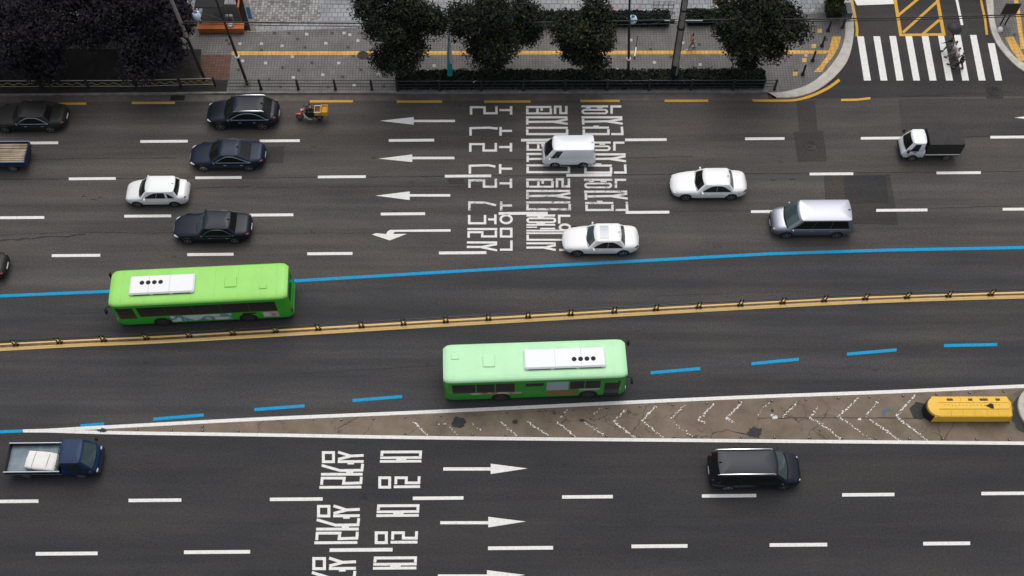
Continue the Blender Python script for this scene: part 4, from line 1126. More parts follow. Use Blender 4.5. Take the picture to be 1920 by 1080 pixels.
# plaza paving further back, mosaic corner and red paving
top('plaza', [(470, 60), (760, 48), (1010, 46), (1300, 36), (1545, 24), (1552, -80), (1500, -800), (-2600, -800), (-2600, 40), (365, 40)], KZ+.004, T_P)
top('plaza_mosaic', [(470, 50), (560, 47), (600, 34), (600, -30), (470, -30)], KZ+.008, T_M)
top('red_paving', [(350, 102), (434, 103), (430, 149), (340, 150)], KZ+.004, T_R)
top('planting_bed', [(-2600, 60), (-200, 90), (378, 92), (374, 149), (428, 150), (424, 171.5), (0, 175.5), (-2600, 176.5)], KZ+.008, mat('bed_soil', (.024, .021, .017), .95, var=.5, vscale=1.5))
# tactile guide line and corner blocks
TZ = KZ+.012
def tac(pts): top('tactile_paving', pts, TZ, T_T, pave)
tac([(434, 96.4), (1557, 94.2), (1548, 101.4), (434, 103.2)])
stair = [(1561, 68), (1577, 68), (1575, 78), (1572, 88), (1567, 98), (1562, 106), (1556, 113), (1549, 121), (1545, 128), (1541, 135), (1526, 135), (1532, 128), (1538, 122), (1543, 115), (1549, 108), (1553, 98), (1556, 88)]
top('tactile_paving', stair, TZ+.004, T_T, pave)
for x, y in ((1537, 57.5), (1526, 86), (1508.5, 112.5), (1491, 138)): top('tactile_paving', [(x-4, y-3.5), (x+4.5, y-3.5), (x+4, y+3.8), (x-4.6, y+3.8)], TZ, T_T, pave)
tac([(1895, -40), (1904, -40), (1922, 92), (1914, 92)]); top('tactile_paving', [(1884, 70), (1900, 68), (1912, 90), (1924, 112), (1914, 116), (1898, 96)], TZ+.004, T_T, pave)
# single light and dark pavers
lt = mat('paver_light', (.42, .40, .37), .8, var=.15); dk = mat('paver_dark', (.045, .045, .046), .8, var=.2)
LTS = [(529,86),(611,81),(548,106),(498,118),(635,118),(605,140),(550,145),(671,76),(709,140),(575,64),(645,62),(656,65),(450,82),(455,114),(1227,117),(1313,121),(1157,130),(1004,135),(1280,80),(1183,75),(1511,104),(1325,143),(1524,18),(1484,15),(814,123),(490,82),(1467,92),(664,160),(1360,150)]
DKS = [(558,73),(572,89),(653,89),(585,118),(530,127),(677,131),(505,149),(643,144),(490,94),(447,131),(560,132),(663,105),(542,62),(623,62),(515,62),(1220,92),(1258,107),(1195,138),(1043,144),(1311,83),(1325,138),(1517,38),(1504,57),(1521,66),(1507,81),(1549,74),(1493,133),(526,163),(615,163),(720,162),(425,76),(430,82),(1898,27),(1902,65)]
for pts, m in ((LTS, lt), (DKS, dk)):
    for x, y in pts: top('paver', [(x-2.9, y-2.4), (x+2.9, y-2.4), (x+2.9, y+2.4), (x-2.9, y+2.4)], KZ+.010, m, pave)

# drains and iron covers
iron = mat('cast_iron', (.022, .021, .020), .7, .2, var=.3, vscale=8)
def grate(px, py, w, d, label):
    c = P(px, py); t = thing('drain_grate', label, 'drain', (c.x, c.y, .012), HU)
    MB().box(-w/2, w/2, -d/2, d/2, 0, .012).build('pit', M['black'], t)
    mb = MB(); n = 9
    for i in range(n): mb.box(-w/2+w*i/n, -w/2+w*(i+.45)/n, -d/2, d/2, .014, .024)
    mb.build('bars', iron, t)
grate(333, 184, .95, .42, 'black drain grate in the gutter under the ornamental fence'); grate(1459, 179.5, .95, .38, 'black drain grate at the start of the pale corner kerb')
def cover(px, py, r, label, z=KZ+.012, ring=None, m=None):
    c = P(px, py, z); t = thing('manhole_cover', label, 'manhole cover', c)
    MB().cyl((0, 0, 0), (0, 0, .012), r, n=24).build('lid', m or iron, t)
    mb = MB(); mb.loft([[(q*math.cos(2*PI*i/24), q*math.sin(2*PI*i/24), h) for i in range(24)] for q, h in ((r+.002, 0), (r+.002, .018), (r+.10, .018), (r+.10, 0))], True, False); mb.build('rim', ring or iron, t)
    mb = MB()
    for k in range(3): mb.loft([[(q*math.cos(2*PI*i/20), q*math.sin(2*PI*i/20), h) for i in range(20)] for q, h in ((r*(.25+.25*k), .0135), (r*(.25+.25*k), .022), (r*(.33+.25*k), .022), (r*(.33+.25*k), .0135))], True, False)
    mb.build('tread', iron, t)
cover(680, 103.5, .27, 'black round cover on the yellow tactile line')
cover(1354, 17, .20, 'round cover with a pale olive ring on the plaza', KZ+.02, mat('ring_olive', (.22, .20, .12), .7))
cover(1519, 272, .30, 'manhole cover in the square patch under the narrow patch strip', .020, M['patch_a'], M['patch_a'])
cover(1863, 171, .30, 'manhole cover in the dark patch below the crosswalk', .024, M['patch_b'], M['patch_b'])
cover(1347, 1, .33, 'brown round cover at the top edge of the plaza', KZ+.02, None, mat('rust_brown', (.07, .03, .022), .8))
cover(868, 137, .34, 'dark round cover by the foot of the flag', KZ+.012)

# ------------------------------------------------------------------ fences, railings, hedges
rail_m = mat('railing_paint', (.030, .032, .037), .5, .2)
def railing(label, pts, posts, hs=(.95, .62, .30), r=.030):
    a = P(*pts[0], KZ); b = P(*pts[1], KZ)
    t = thing('pavement_railing', label, 'railing', a)
    v = b-a
    for h in hs: MB().tube([(0, 0, h), (v.x, v.y, h)], r, 6).build('rail', rail_m, t, True)
    for f in posts:
        q = v*f; mb = MB(); mb.loft([[(q.x-.07, q.y-.07, 0), (q.x+.07, q.y-.07, 0), (q.x+.07, q.y+.07, 0), (q.x-.07, q.y+.07, 0)], [(q.x-.075, q.y-.04, .5), (q.x+.075, q.y-.04, .5), (q.x+.075, q.y+.04, .5), (q.x-.075, q.y+.04, .5)], [(q.x-.06, q.y-.03, 1.05), (q.x+.06, q.y-.03, 1.05), (q.x+.06, q.y+.03, 1.05), (q.x-.06, q.y+.03, 1.05)]])
        mb.cyl((q.x, q.y, 0), (q.x, q.y, .05), .13, .10, 10); mb.build('post', rail_m, t)
railing('dark three bar railing along the tiled pavement between ornamental fence and hedge', ((428, 167), (745, 168)), (.195, .415, .635, .85))
railing('dark three bar railing in front of the long kerbside hedge', ((746, 169.5), (1452, 167.5)), tuple(i/9 for i in range(10)))
railing('short dark railing up the side street beside the corner hedge', ((1580, 52), (1571, -14)), (0, .5, 1))

gold = mat('gold_paint', (.30, .19, .045), .4, .5)
pale_rail = mat('pale_rail', (.40, .42, .40), .4, .4)
nodes = [(-95, 166), (-10, 166), (80, 166), (167, 165.5), (257, 165.5), (340, 163), (404, 161.5)]
of = thing('ornamental_fence', 'low black fence with gold wave ornament in front of the large dark trees', 'fence', P(*nodes[0], KZ))
O0 = P(*nodes[0], KZ)
for i, (a, b) in enumerate(zip(nodes[:-1], nodes[1:])):
    A = P(*a, KZ)-O0; B = P(*b, KZ)-O0; d = (B-A).normalized(); A2 = A+d*.10; B2 = B-d*.10; L_ = (B2-A2).length
    up_ = Vector((0, 0, 1))
    fr = MB(); fr.tube([A2+up_*.82, B2+up_*.82], .030, 6); fr.tube([A2+up_*.22, B2+up_*.22], .022, 6); pn_ = fr.build('panel', pale_rail, of)
    w = MB(); w.tube([A2+d*(L_*k/40)+up_*(.47+.10*math.sin(k/40*PI*8)) for k in range(41)], .028, 5); w.build('wave', gold, pn_)
    if i == 5: w2 = MB(); w2.ball(A2+d*(L_*.6)+up_*.55, .2, .04, .12, 8, 6); w2.build('medallion', gold, pn_)
    bars = MB()
    for k in range(1, 24): bars.tube([A2+d*(L_*k/24)+up_*.23, A2+d*(L_*k/24)+up_*.77], .008, 4)
    bars.build('bars', rail_m, pn_)
for a in nodes:
    A = P(*a, KZ)-O0; MB().cbox(A.x-.06, A.x+.06, A.y-.06, A.y+.06, 0, .95, .02).build('post', rail_m, of)

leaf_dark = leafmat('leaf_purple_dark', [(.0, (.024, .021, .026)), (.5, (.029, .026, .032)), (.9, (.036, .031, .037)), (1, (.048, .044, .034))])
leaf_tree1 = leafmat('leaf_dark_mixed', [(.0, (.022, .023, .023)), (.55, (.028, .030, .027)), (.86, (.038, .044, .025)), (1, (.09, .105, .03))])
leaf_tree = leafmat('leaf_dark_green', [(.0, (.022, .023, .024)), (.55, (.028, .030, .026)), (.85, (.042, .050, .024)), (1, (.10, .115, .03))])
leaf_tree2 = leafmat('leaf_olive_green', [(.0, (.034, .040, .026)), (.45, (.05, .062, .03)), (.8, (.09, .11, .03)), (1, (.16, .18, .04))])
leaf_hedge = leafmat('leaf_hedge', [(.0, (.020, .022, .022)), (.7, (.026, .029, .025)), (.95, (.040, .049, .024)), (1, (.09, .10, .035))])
bark = mat('bark', (.035, .030, .026), .9, var=.3, vscale=6)
def leaf_quads(mb, c, s, rnd, flat=.5):
    n = Vector((rnd.gauss(0, 1), rnd.gauss(0, 1), rnd.gauss(0, 1)+flat)).normalized()
    t = n.cross(Vector((rnd.gauss(0, 1), rnd.gauss(0, 1), rnd.gauss(0, 1)))).normalized(); u = n.cross(t)
    l = s*rnd.uniform(.7, 1.4); w = l*rnd.uniform(.4, .62)
    b = n*(-.15*l)
    mb.add([c-t*l, c+u*w+b*.3, c+t*l+b, c-u*w+b*.3], [(0, 1, 2, 3)])

def tree(name, label, base, hz, rx_, ry_, rz_, nl, ls, lm, seed, lumps=16, trunk=.13, group=None, low=.0, off=0.0):
    rnd = random.Random(seed)
    b = P(*base, KZ)
    t = thing(name, label, 'tree', b, 0, group)
    cs = []
    for i in range(lumps):
        while True:
            p = Vector((rnd.uniform(-1, 1), rnd.uniform(-1, 1), rnd.uniform(-1, 1)))
            if .25 < p.length < .95: break
        q = Vector((p.x*rx_+off, p.y*ry_, hz+p.z*rz_)); cs.append((q, rnd.uniform(.26, .44)*min(rx_, rz_)))
    cs.append((Vector((off*.8, 0, hz)), .66*min(rx_, rz_))); 
    lb = MB()
    tot = sum(r**2 for _, r in cs)
    for q, r in cs:
        for _ in range(int(nl*r*r/tot)):
            d = Vector((rnd.gauss(0, 1), rnd.gauss(0, 1), rnd.gauss(0, 1))).normalized()
            k = rnd.random()**.42*(1+.12*max(0, rnd.gauss(0, .5)))
            p = q+Vector((d.x*r*1.15, d.y*r*1.15, d.z*r*.85))*k
            if p.z < low+.9: continue
            leaf_quads(lb, p, ls*(2.0 if k < .72 else 1.0), rnd)
    # twigs that break the outline: short leafy sprays
    for _ in range(int(lumps*3)):
        q, r = rnd.choice(cs)
        d = Vector((rnd.gauss(0, 1), rnd.gauss(0, 1), rnd.gauss(0, .6))).normalized()
        L = r*rnd.uniform(.9, 1.35)
        for k in range(26):
            p = q+d*(L*(.6+.45*k/26))+Vector((rnd.gauss(0, 1), rnd.gauss(0, 1), rnd.gauss(0, 1)))*(.16*(1.15-k/26))
            if p.z > low+.8: leaf_quads(lb, p, ls*.85, rnd)
    lb.build('crown', lm, t)
    tb = MB()
    tb.tube([(0, 0, -.05), (.03, .02, hz*.25), (-.02, .04, hz*.55), (.03, 0, hz*.9)], [trunk*1.25, trunk, trunk*.85, trunk*.4], 9)
    for q, r in cs[:-1]:
        s0 = Vector((0, 0, hz*rnd.uniform(.4, .7))); mid = s0.lerp(q, .5)+Vector((0, 0, .15))
        tb.tube([s0, mid, q], [trunk*.42, trunk*.28, trunk*.08], 5)
    tb.build('trunk', bark, t, True)
    return t
TG = 'street trees along the kerbside hedge'
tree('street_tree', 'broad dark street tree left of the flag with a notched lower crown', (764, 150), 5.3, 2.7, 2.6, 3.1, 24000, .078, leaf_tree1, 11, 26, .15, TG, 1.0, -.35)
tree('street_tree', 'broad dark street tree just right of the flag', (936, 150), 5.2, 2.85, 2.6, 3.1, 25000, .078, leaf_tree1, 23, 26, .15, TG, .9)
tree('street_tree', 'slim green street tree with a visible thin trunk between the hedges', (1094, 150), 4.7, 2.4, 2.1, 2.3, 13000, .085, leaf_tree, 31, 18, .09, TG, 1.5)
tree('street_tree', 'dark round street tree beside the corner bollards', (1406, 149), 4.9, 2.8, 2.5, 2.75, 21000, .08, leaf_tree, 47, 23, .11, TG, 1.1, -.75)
tree('bushy_tree', 'small olive green tree over the side street kerb at the top edge', (1562, 20), 2.3, 1.35, 1.6, 1.1, 2600, .12, leaf_tree2, 53, 10, .06, None, .2)
BG = 'large purple dark trees behind the ornamental fence'
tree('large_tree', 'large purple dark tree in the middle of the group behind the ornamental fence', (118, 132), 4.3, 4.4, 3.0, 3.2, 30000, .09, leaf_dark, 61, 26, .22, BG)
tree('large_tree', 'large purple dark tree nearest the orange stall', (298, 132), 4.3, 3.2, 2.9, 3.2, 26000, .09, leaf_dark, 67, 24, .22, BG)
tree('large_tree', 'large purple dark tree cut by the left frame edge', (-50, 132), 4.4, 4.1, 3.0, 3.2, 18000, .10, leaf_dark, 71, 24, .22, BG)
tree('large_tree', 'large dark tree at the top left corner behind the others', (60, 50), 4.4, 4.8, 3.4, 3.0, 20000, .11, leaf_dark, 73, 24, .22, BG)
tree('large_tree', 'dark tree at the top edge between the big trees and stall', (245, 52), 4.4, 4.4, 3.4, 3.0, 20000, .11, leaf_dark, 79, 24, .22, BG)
# far row beyond, only its near edge in the frame
def hedge(label, pts, depth, h, nl, lm, seed, z=KZ, ls=.11):
    a = P(*pts[0], z); b = P(*pts[1], z); v = b-a; L = v.length
    t = thing('hedge', label, 'hedge', a, math.atan2(v.y, v.x))
    rnd = random.Random(seed)
    core = MB(); core.cbox(.05, L-.05, .06, depth-.06, 0, h-.08, .08); core.build('core', mat('hedge_core', (.014, .016, .013), .9), t)
    lb = MB()
    for _ in range(nl):
        x = rnd.uniform(0, L); s = rnd.random()
        if s < .5: p = Vector((x, rnd.uniform(0, depth), h+rnd.gauss(-.03, .05)+.05*math.sin(x*2.3)))
        elif s < .85: p = Vector((x, rnd.gauss(.02, .03), rnd.uniform(.05, h)))
        elif s < .93: p = Vector((x, depth+rnd.gauss(0, .04), rnd.uniform(.1, h)))
        else: p = Vector((rnd.choice((0, L))+rnd.gauss(0, .04), rnd.uniform(0, depth), rnd.uniform(.05, h)))
        leaf_quads(lb, p, ls*rnd.uniform(.6, 1.2), rnd, 1.0)
    # straggling shoots along the top
    for _ in range(int(L*1.3)):
        x = rnd.uniform(0, L); y = depth*rnd.uniform(.6, 1.05)
        for k in range(12): leaf_quads(lb, Vector((x+rnd.gauss(0, .13), y+rnd.gauss(0, .08), h+.03*k*rnd.random())), ls*.8, rnd)
    lb.build('foliage', lm, t)
hedge('long clipped dark hedge behind the kerbside railing', ((746, 167.5), (1430, 165.5)), 1.0, .80, 19000, leaf_hedge, 5)
hedge('long dark hedge at the back of the pavement behind the slim tree', ((1012, 50), (1252, 50)), .75, .8, 5200, leaf_hedge, 6)
hedge('dark hedge at the back of the pavement right of the utility pole', ((1288, 48), (1400, 46.5)), .75, .8, 2600, leaf_hedge, 7)
hedge('short hedge block in the pavement corner under the olive tree', ((1549, 33), (1577, 33)), 1.3, .8, 1500, leaf_tree2, 8)

# low plants in front of the hedge
# ------------------------------------------------------------------ bollards
bol = mat('bollard_iron', (.017, .018, .020), .5, .2)
def bollard():
    t = thing('bollard', '', 'bollard', (0, 0, 0), 0, 'iron bollards round the pavement corner')
    mb = MB(); prof_ = [(0, .14), (.06, .14), (.10, .10), (.30, .075), (.75, .062), (.80, .085), (.86, .085), (.90, .06), (.98, .07), (1.03, .04)]
    mb.loft([[(r*math.cos(2*PI*i/12), r*math.sin(2*PI*i/12), z) for i in range(12)] for z, r in prof_]); mb.build('shaft', bol, t, True)
    mb = MB(); mb.loft([[(r*math.cos(2*PI*i/12), r*math.sin(2*PI*i/12), z) for i in range(12)] for z, r in ((.60, .070), (.60, .074), (.68, .072), (.68, .066))]); mb.build('band', M['darkmetal'], t)
    return t
b0 = bollard()
for i, (x, y, lb) in enumerate(((1505, 140, 'black bollard nearest the main road at the pavement corner'), (1523.5, 114, 'black bollard just below the tactile line at the corner'), (1541, 86.5, 'black bollard just above the tactile line at the corner'), (1552.5, 58, 'black bollard nearest the overhead cables at the corner'))):
    o = b0 if i == 0 else dup(b0)
    o.location = P(x, y, KZ); o['label'] = lb

# ------------------------------------------------------------------ median barrier sections
stripe_y = mat('post_yellow', (.50, .33, .03), .5)
rail_dark = mat('barrier_rail', (.030, .032, .036), .35, .6)
def barrier(L):
    t = thing('median_barrier', 'low dark railing section with two yellow collared posts in the row between the yellow lines', 'barrier', (0, 0, 0), 0, 'railing sections along the median')
    for z, y in ((.62, 0), (.40, 0)):
        MB().cbox(.10, L-.10, y-.03, y+.03, z-.035, z+.035, .012).build('rail', rail_dark, t)
    for x in (.10, L-.10):
        mb = MB(); mb.cbox(x-.038, x+.038, -.038, .038, 0, .70, .012); mb.cbox(x-.085, x+.085, -.10, .10, 0, .04, .01); p_ = mb.build('post', M['black'], t)
        for z in (.20, .42): MB().cbox(x-.044, x+.044, -.044, .044, z, z+.08, .008).build('collar', stripe_y, p_)
    return t
PX = [-133, -51, 30, 112, 195, 275, 355, 437, 517, 597, 678, 757, 836, 916, 990, 1070, 1152, 1230, 1310, 1388, 1467, 1545, 1622, 1700, 1778, 1857, 1937, 2018]
def med_y(x):
    u = [(a, (b+c)/2) for (a, b), (_, c) in zip(MED, UPY)]
    return tab(u, x)
for k, (a, b) in enumerate(zip(PX[:-1], PX[1:])):
    A = P(a, med_y(a)-1.0, .014); B = P(b, med_y(b)-1.0, .014)
    t = barrier((B-A).length) if k == 0 else dup(b0_)
    if k == 0: b0_ = t; L0 = (B-A).length
    t.location = A; v = B-A; t.rotation_euler = (0, 0, math.atan2(v.y, v.x)); t.scale = (v.length/L0, 1, 1)
# road studs along the island edges
stud_m = mat('stud_grey', (.05, .047, .044), .6)
def stud():
    t = thing('road_stud', 'small dark stud in the rows along both white edges of the concrete island', 'road stud', (0, 0, 0), 0, 'studs along the island edges')
    mb = MB(); mb.loft([[(-.07, -.06, 0), (.07, -.06, 0), (.07, .06, 0), (-.07, .06, 0)], [(-.05, -.045, .05), (.05, -.045, .05), (.05, .045, .05), (-.05, .045, .05)]]); mb.build('base', stud_m, t)
    MB().cbox(-.03, .03, -.03, .03, .051, .07, .008).build('reflector', M['steel'], t)
    return t
s0 = None
ups = [380, 640, 700, 760, 827, 889, 950, 1012, 1075, 1138, 1200, 1262, 1325, 1387, 1447, 1511, 1572, 1630, 1693, 1756, 1818, 1882]
los = [257, 322, 380, 447, 760, 823, 886, 948, 1073, 1137, 1200, 1264, 1390, 1452, 1517, 1580, 1642, 1705, 1768, 1831, 1892]
for row, lst, d in ((WA, ups, 8.5), (WB, los, -6.5)):
    for x in lst:
        t = stud() if s0 is None else dup(s0)
        if s0 is None: s0 = t
        t.location = P(x, tab(row, x)+d, .012); t.rotation_euler = (0, 0, random.uniform(-.2, .2))
# round end of the raised platform at the right edge
pc = P(1962, 771, 0)
pt_ = thing('platform_end', 'round concrete platform end cut by the right frame edge beside the crash cushion', 'platform', pc)
rr_ = 1.68
MB().loft([[(q*math.cos(2*PI*i/40), q*.95*math.sin(2*PI*i/40), z) for i in range(40)] for q, z in ((rr_, 0), (rr_, .20), (rr_-.03, .23), (rr_-.32, .23), (rr_-.33, .205))], True, False).build('kerb', M['kerb'], pt_, True)
MB().poly([((rr_-.34)*math.cos(2*PI*i/40), (rr_-.34)*.95*math.sin(2*PI*i/40), .20) for i in range(40)]).build('paving', M['kerb_grey'], pt_)
blob('tar_patch', 1945, 771, 66, 46, .016, mat('old_concrete', (.12, .11, .085), .9, var=.4, vscale=3), 9, rag=.04, n=30)
blob('tar_patch', 1930, 775, 33, 40, .020, M['tar'], 10, rag=.10, n=26)
blob('tar_patch', 1724, 770, 18, 16, .020, M['tar'], 12, rag=.15, n=20)

# ------------------------------------------------------------------ poles, lamps, cables
polem = mat('pole_dark', (.028, .030, .028), .5, .2); beige = mat('pole_beige', (.27, .25, .21), .6, var=.15); conc = mat('pole_concrete', (.27, .25, .22), .85, var=.2, vscale=2)
lampm = mat('lamp_cover_blue', (.76, .93, 1.0), .3, coat=.2); lampd = mat('lamp_cap_blue', (.02, .22, .42), .3)
def top_at(base, px, py, H):
    """head position H above the base that shows near the pixel (used for arms)"""
    return P(px, py, KZ+H)
def lamp_pole(label, base, top_px, H, lamp_px, lamp_h, m, r0, r1, collar=None, two=None):
    b = P(*base, KZ)
    t = thing('street_lamp', label, 'street lamp', b)
    tp = P(*top_px, KZ+H)-b
    pts = [Vector((0, 0, 0)).lerp(tp, k/8) for k in range(9)]
    MB().tube(pts, [r0+(r1-r0)*k/8 for k in range(9)], 10).build('pole', m, t, True)
    MB().cbox(-r0*2, r0*2, -r0*2, r0*2, 0, .06, .01).build('base_plate', polem, t)
    if two: MB().tube([pts[0]+Vector((0, 0, .02)), pts[0].lerp(pts[8], two)], r0*1.12, 10).build('lower_sleeve', polem, t)
    l = P(*lamp_px, KZ+lamp_h)-b
    near = Vector((0, 0, 0)).lerp(tp, min(1, (lamp_h+.5)/H))
    MB().tube([near, near.lerp(l, .5)+Vector((0, 0, .25)), l+Vector((0, .0, .28))], .022, 6).build('arm', m, t)
    d = MB(); d.loft([[(l.x+q*math.cos(2*PI*i/16), l.y+q*math.sin(2*PI*i/16), l.z+z) for i in range(16)] for z, q in ((-.36, .04), (-.33, .15), (-.18, .25), (0, .285), (.15, .24), (.26, .14))]); hd = d.build('lamp_shade', lampm, t, True)
    d = MB(); d.loft([[(l.x+q*math.cos(2*PI*i/12), l.y+q*math.sin(2*PI*i/12), l.z+z) for i in range(12)] for z, q in ((.262, .13), (.33, .10), (.38, .03))]); d.build('lamp_cap', lampd, hd, True)
    if collar: 
        c = Vector((0, 0, 0)).lerp(tp, collar); MB().tube([c-Vector((0, 0, .05)), c+Vector((0, 0, .05))], r0*1.5, 10).build('collar', M['plate'], t)
    return t
lamp_pole('dark leaning lamp pole with a white collar in front of the orange stall', (464, 158), (395, -28), 8.6, (368, 28), 5.2, polem, .10, .06, .30)
lamp_pole('straight black lamp pole with pale blue lamp between slim tree and utility pole', (1178, 152), (1181, -28), 8.8, (1186.5, 36), 5.2, polem, .10, .06, .25)
t = thing('beige_pole', 'beige pole rising from the dark trees left of the blue lamp', 'pole', P(384, 150, KZ))
b_ = P(384, 150, KZ); tp = P(312, -22, KZ+9)-b_
MB().tube([Vector((0, 0, 0)).lerp(tp, k/6) for k in range(4)], [.11, .105, .10, .10], 10).build('lower_pole', polem, t, True)
MB().tube([Vector((0, 0, 0)).lerp(tp, .501+.5*k/4) for k in range(5)], [.12, .12, .115, .11, .105], 10).build('upper_pole', beige, t, True)
ub = P(1262, 152, KZ); up_t = P(1288, -25, KZ+9.4)-ub
t = thing('utility_pole', 'thick grey concrete utility pole with cable wrap near its foot', 'utility pole', ub)
MB().tube([Vector((0, 0, 0)).lerp(up_t, k/8) for k in range(9)], [.225-.055*k/8 for k in range(9)], 14).build('pole', conc, t, True)
mb = MB(); mb.tube([(-.07, -.06, 0), Vector((-.06, -.06, 0))+up_t*.20], .205, 12); mb.build('wrap', M['black'], t, True)
mb = MB(); mb.tube([(.22, -.02, 0), Vector((.20, -.02, 0))+up_t*.17, Vector((.17, -.02, 0))+up_t*.22], [.10, .085, .03], 8); mb.build('cable_guard', mat('guard_blue', (.06, .085, .11), .5), t, True)
for k, off in enumerate((-.24, -.21, .2)):
    MB().tube([Vector((off, -.05, 0))+up_t*(.18 if k < 2 else .2), Vector((off*.9, -.1, 0))+up_t*.5, Vector((off*.8, -.05, 0))+up_t*.96], .03, 5).build('cable_riser', M['black'], t)
def P_on(f): return ub+up_t*f
for f, q in ((.60, .36), (.78, .30), (.90, .34)):
    c = up_t*f; MB().loft([[(c.x+r_*math.cos(2*PI*i/16), c.y+r_*math.sin(2*PI*i/16), c.z+z) for i in range(16)] for r_, z in ((.21, -.06), (q*.75, -.06), (q*.75, .06), (.21, .06))], True, False).build('clamp_ring', M['steel'] if f > .85 else M['black'], t)
rb = random.Random(9)
for k in range(5):
    c = up_t*(.72+.05*k); pts = [Vector((.1*math.cos(q*1.3+k), .1*math.sin(q*1.3+k), 0))*q*.9+c+Vector((.25*math.sin(q+k), 0, -.25*math.sin(q*.6))) for q in range(5)]
    MB().tube(pts, .016, 5).build('loose_cable', M['black'], t)
mb = MB(); c = up_t*.66; mb.cbox(c.x-.75, c.x-.45, c.y-.14, c.y+.10, c.z-.12, c.z+.12, .03); mb.build('junction_box', M['black'], t)
mb = MB(); mb.tube([c+Vector((-1.1, 0, .05)), c+Vector((1.3, 0, .05))], .035, 6); mb.build('cross_arm', M['steel'], t)
cabm = mat('cable_black', (.012, .013, .015), .6)
def cable(label, p, q, r, sag=.25, mid=None):
    a, b = P(*p[:2], p[2]), P(*q[:2], q[2])
    t = thing('overhead_cable', label, 'cable', a)
    pts = [Vector((0, 0, 0)).lerp(b-a, k/16)+Vector((0, 0, -sag*4*(k/16)*(1-k/16))) for k in range(17)]
    MB().tube(pts, r, 6).build('wire', cabm, t, True)
U1 = (1270, 37, 6.3); U2 = (1270, 42, 6.05)
cable('thick overhead cable from the lamp pole to the utility pole', (345, 40, 6.2), U1, .045, .25)
cable('second cable hung just under the thick one left of the utility pole', (345, 44, 6.0), (1270, 44, 5.9), .022, .3)
cable('thick overhead cable crossing the side street from the utility pole', (1272, 37, 6.3), (2060, 22, 6.4), .042, .2)
cable('second cable crossing the side street below the thick one', (1272, 42, 6.1), (2060, 25.5, 6.3), .026, .2)
cable('thin wire across the two broad trees near the top edge', (380, -8, 7.5), (1268, 8, 7.6), .011, .2)
cable('thin wire over the mosaic paving at upper left', (470, 2, 7.0), (1266, 26, 6.8), .009, .1)
cable('looped cable hanging left of the utility pole', (1205, 44, 5.6), (1266, 22, 6.6), .022, .45)

# ------------------------------------------------------------------ flag, stall, small street furniture
fb = P(846, 158, KZ)
t = thing('flag', 'furled teal and white flag on a slim white pole between the broad trees', 'flag', fb)
tp = P(841, 50, KZ+5.2)-fb
MB().tube([(0, 0, 0), tp*.5, tp], [.035, .03, .022], 8).build('flagpole', mat('flagpole_white', (.45, .52, .56), .4), t, True)
mb = MB(); mb.ball(tp+Vector((0, 0, .06)), .10, .10, .10, 10, 8); mb.ball(tp*.90, .08, .08, .13, 8, 6); mb.build('finial', mat('finial_white', (.55, .66, .72), .35), t, True)
def cloth(c0_, c1_, w0, w1, m, dx, name):
    rings = []
    for k in range(9):
        f = k/8; c = c0_.lerp(c1_, f); w = w0+(w1-w0)*math.sin(f*PI*.55)
        rings.append([(c.x+dx*f+w*math.cos(2*PI*i/14)*(1+.28*math.sin(i*2.4+k*.3)), c.y-.06+w*.7*math.sin(2*PI*i/14)*(1+.3*math.cos(i*3.1)), c.z) for i in range(14)])
    MB().loft(rings, True, True).build(name, m, t, True)
cloth(tp*.86, tp*.30, .04, .15, mat('cloth_pale_teal', (.16, .30, .34), .6), -.06, 'pale_cloth')
cloth(tp*.50-Vector((0, .10, 0)), tp*.20-Vector((0, .12, 0)), .05, .15, mat('cloth_teal', (.015, .27, .24), .5), -.05, 'teal_cloth')
cloth(tp*.80-Vector((-.02, .12, 0)), tp*.42-Vector((-.02, .14, 0)), .03, .09, mat('cloth_white', (.42, .50, .60), .6), .06, 'white_cloth')

orange = mat('stall_orange', (.40, .105, .016), .7, var=.3, vscale=1.5)
c = P(416, 63, KZ)
t = thing('street_stall', 'street stall with orange front counter and dark grey roof at the upper left', 'stall', c)
MB().cbox(-1.55, 1.55, 0, .50, .05, .50, .03).build('counter', orange, t)
MB().loft([[(-1.75, -.06, .51), (1.62, -.06, .51), (1.62, .50, .55), (-1.25, .50, .55)], [(-1.75, -.06, .56), (1.62, -.06, .56), (1.62, .50, .60), (-1.25, .50, .60)]]).build('counter_top', orange, t)
MB().cyl((.70, .22, .605), (.70, .22, .66), .19, .17, 16).build('pot', M['steel'], t)
MB().cbox(-1.6, 1.3, .56, 2.6, .02, .10, .02).build('floor', M['black'], t)
for x in (-1.5, 1.42): 
    for y in (.62, 2.5): MB().cyl((x, y, .1), (x, y, 1.9), .03, n=8).build('post', orange if x > 0 else M['darkmetal'], t)
MB().tube([(1.42, .62, 1.9), (1.42, 2.5, 1.9), (.75, 2.5, 1.9)], .07, 6).build('frame_bar', orange, t)
MB().cbox(-1.55, .45, .60, 1.45, 1.86, 1.94, .02).build('awning', M['black'], t)
rings = [[(x, y, 1.98+.22*math.sin(PI*k/8)+.05*math.sin(x*5)) for k, y in enumerate([1.5+1.5*j/8 for j in range(9)])] for x in (-.6, 0, .4, .8, 1.0)]
m_tarp = mat('grey_tarpaulin', (.22, .24, .26), .5, var=.4, vscale=2.2)
mb = MB(); mb.loft(rings, False, False); mb.loft([[(p[0], p[1], p[2]-.03) for p in r_] for r_ in rings], False, False); mb.build('tarpaulin', m_tarp, t, True)
for k in range(2): MB().cbox(.28+.28*k, .52+.28*k, .75, 1.0, .12, .9, .04).build('gas_bottle', M['steel'], t)
c = P(478, 58, KZ)
t = thing('sign_board', 'leaning pavement sign board with a blue panel beside the orange stall', 'sign', c)
v = P(460, -10, KZ+1.9)-c
w = Vector((-.18, .1, 0))
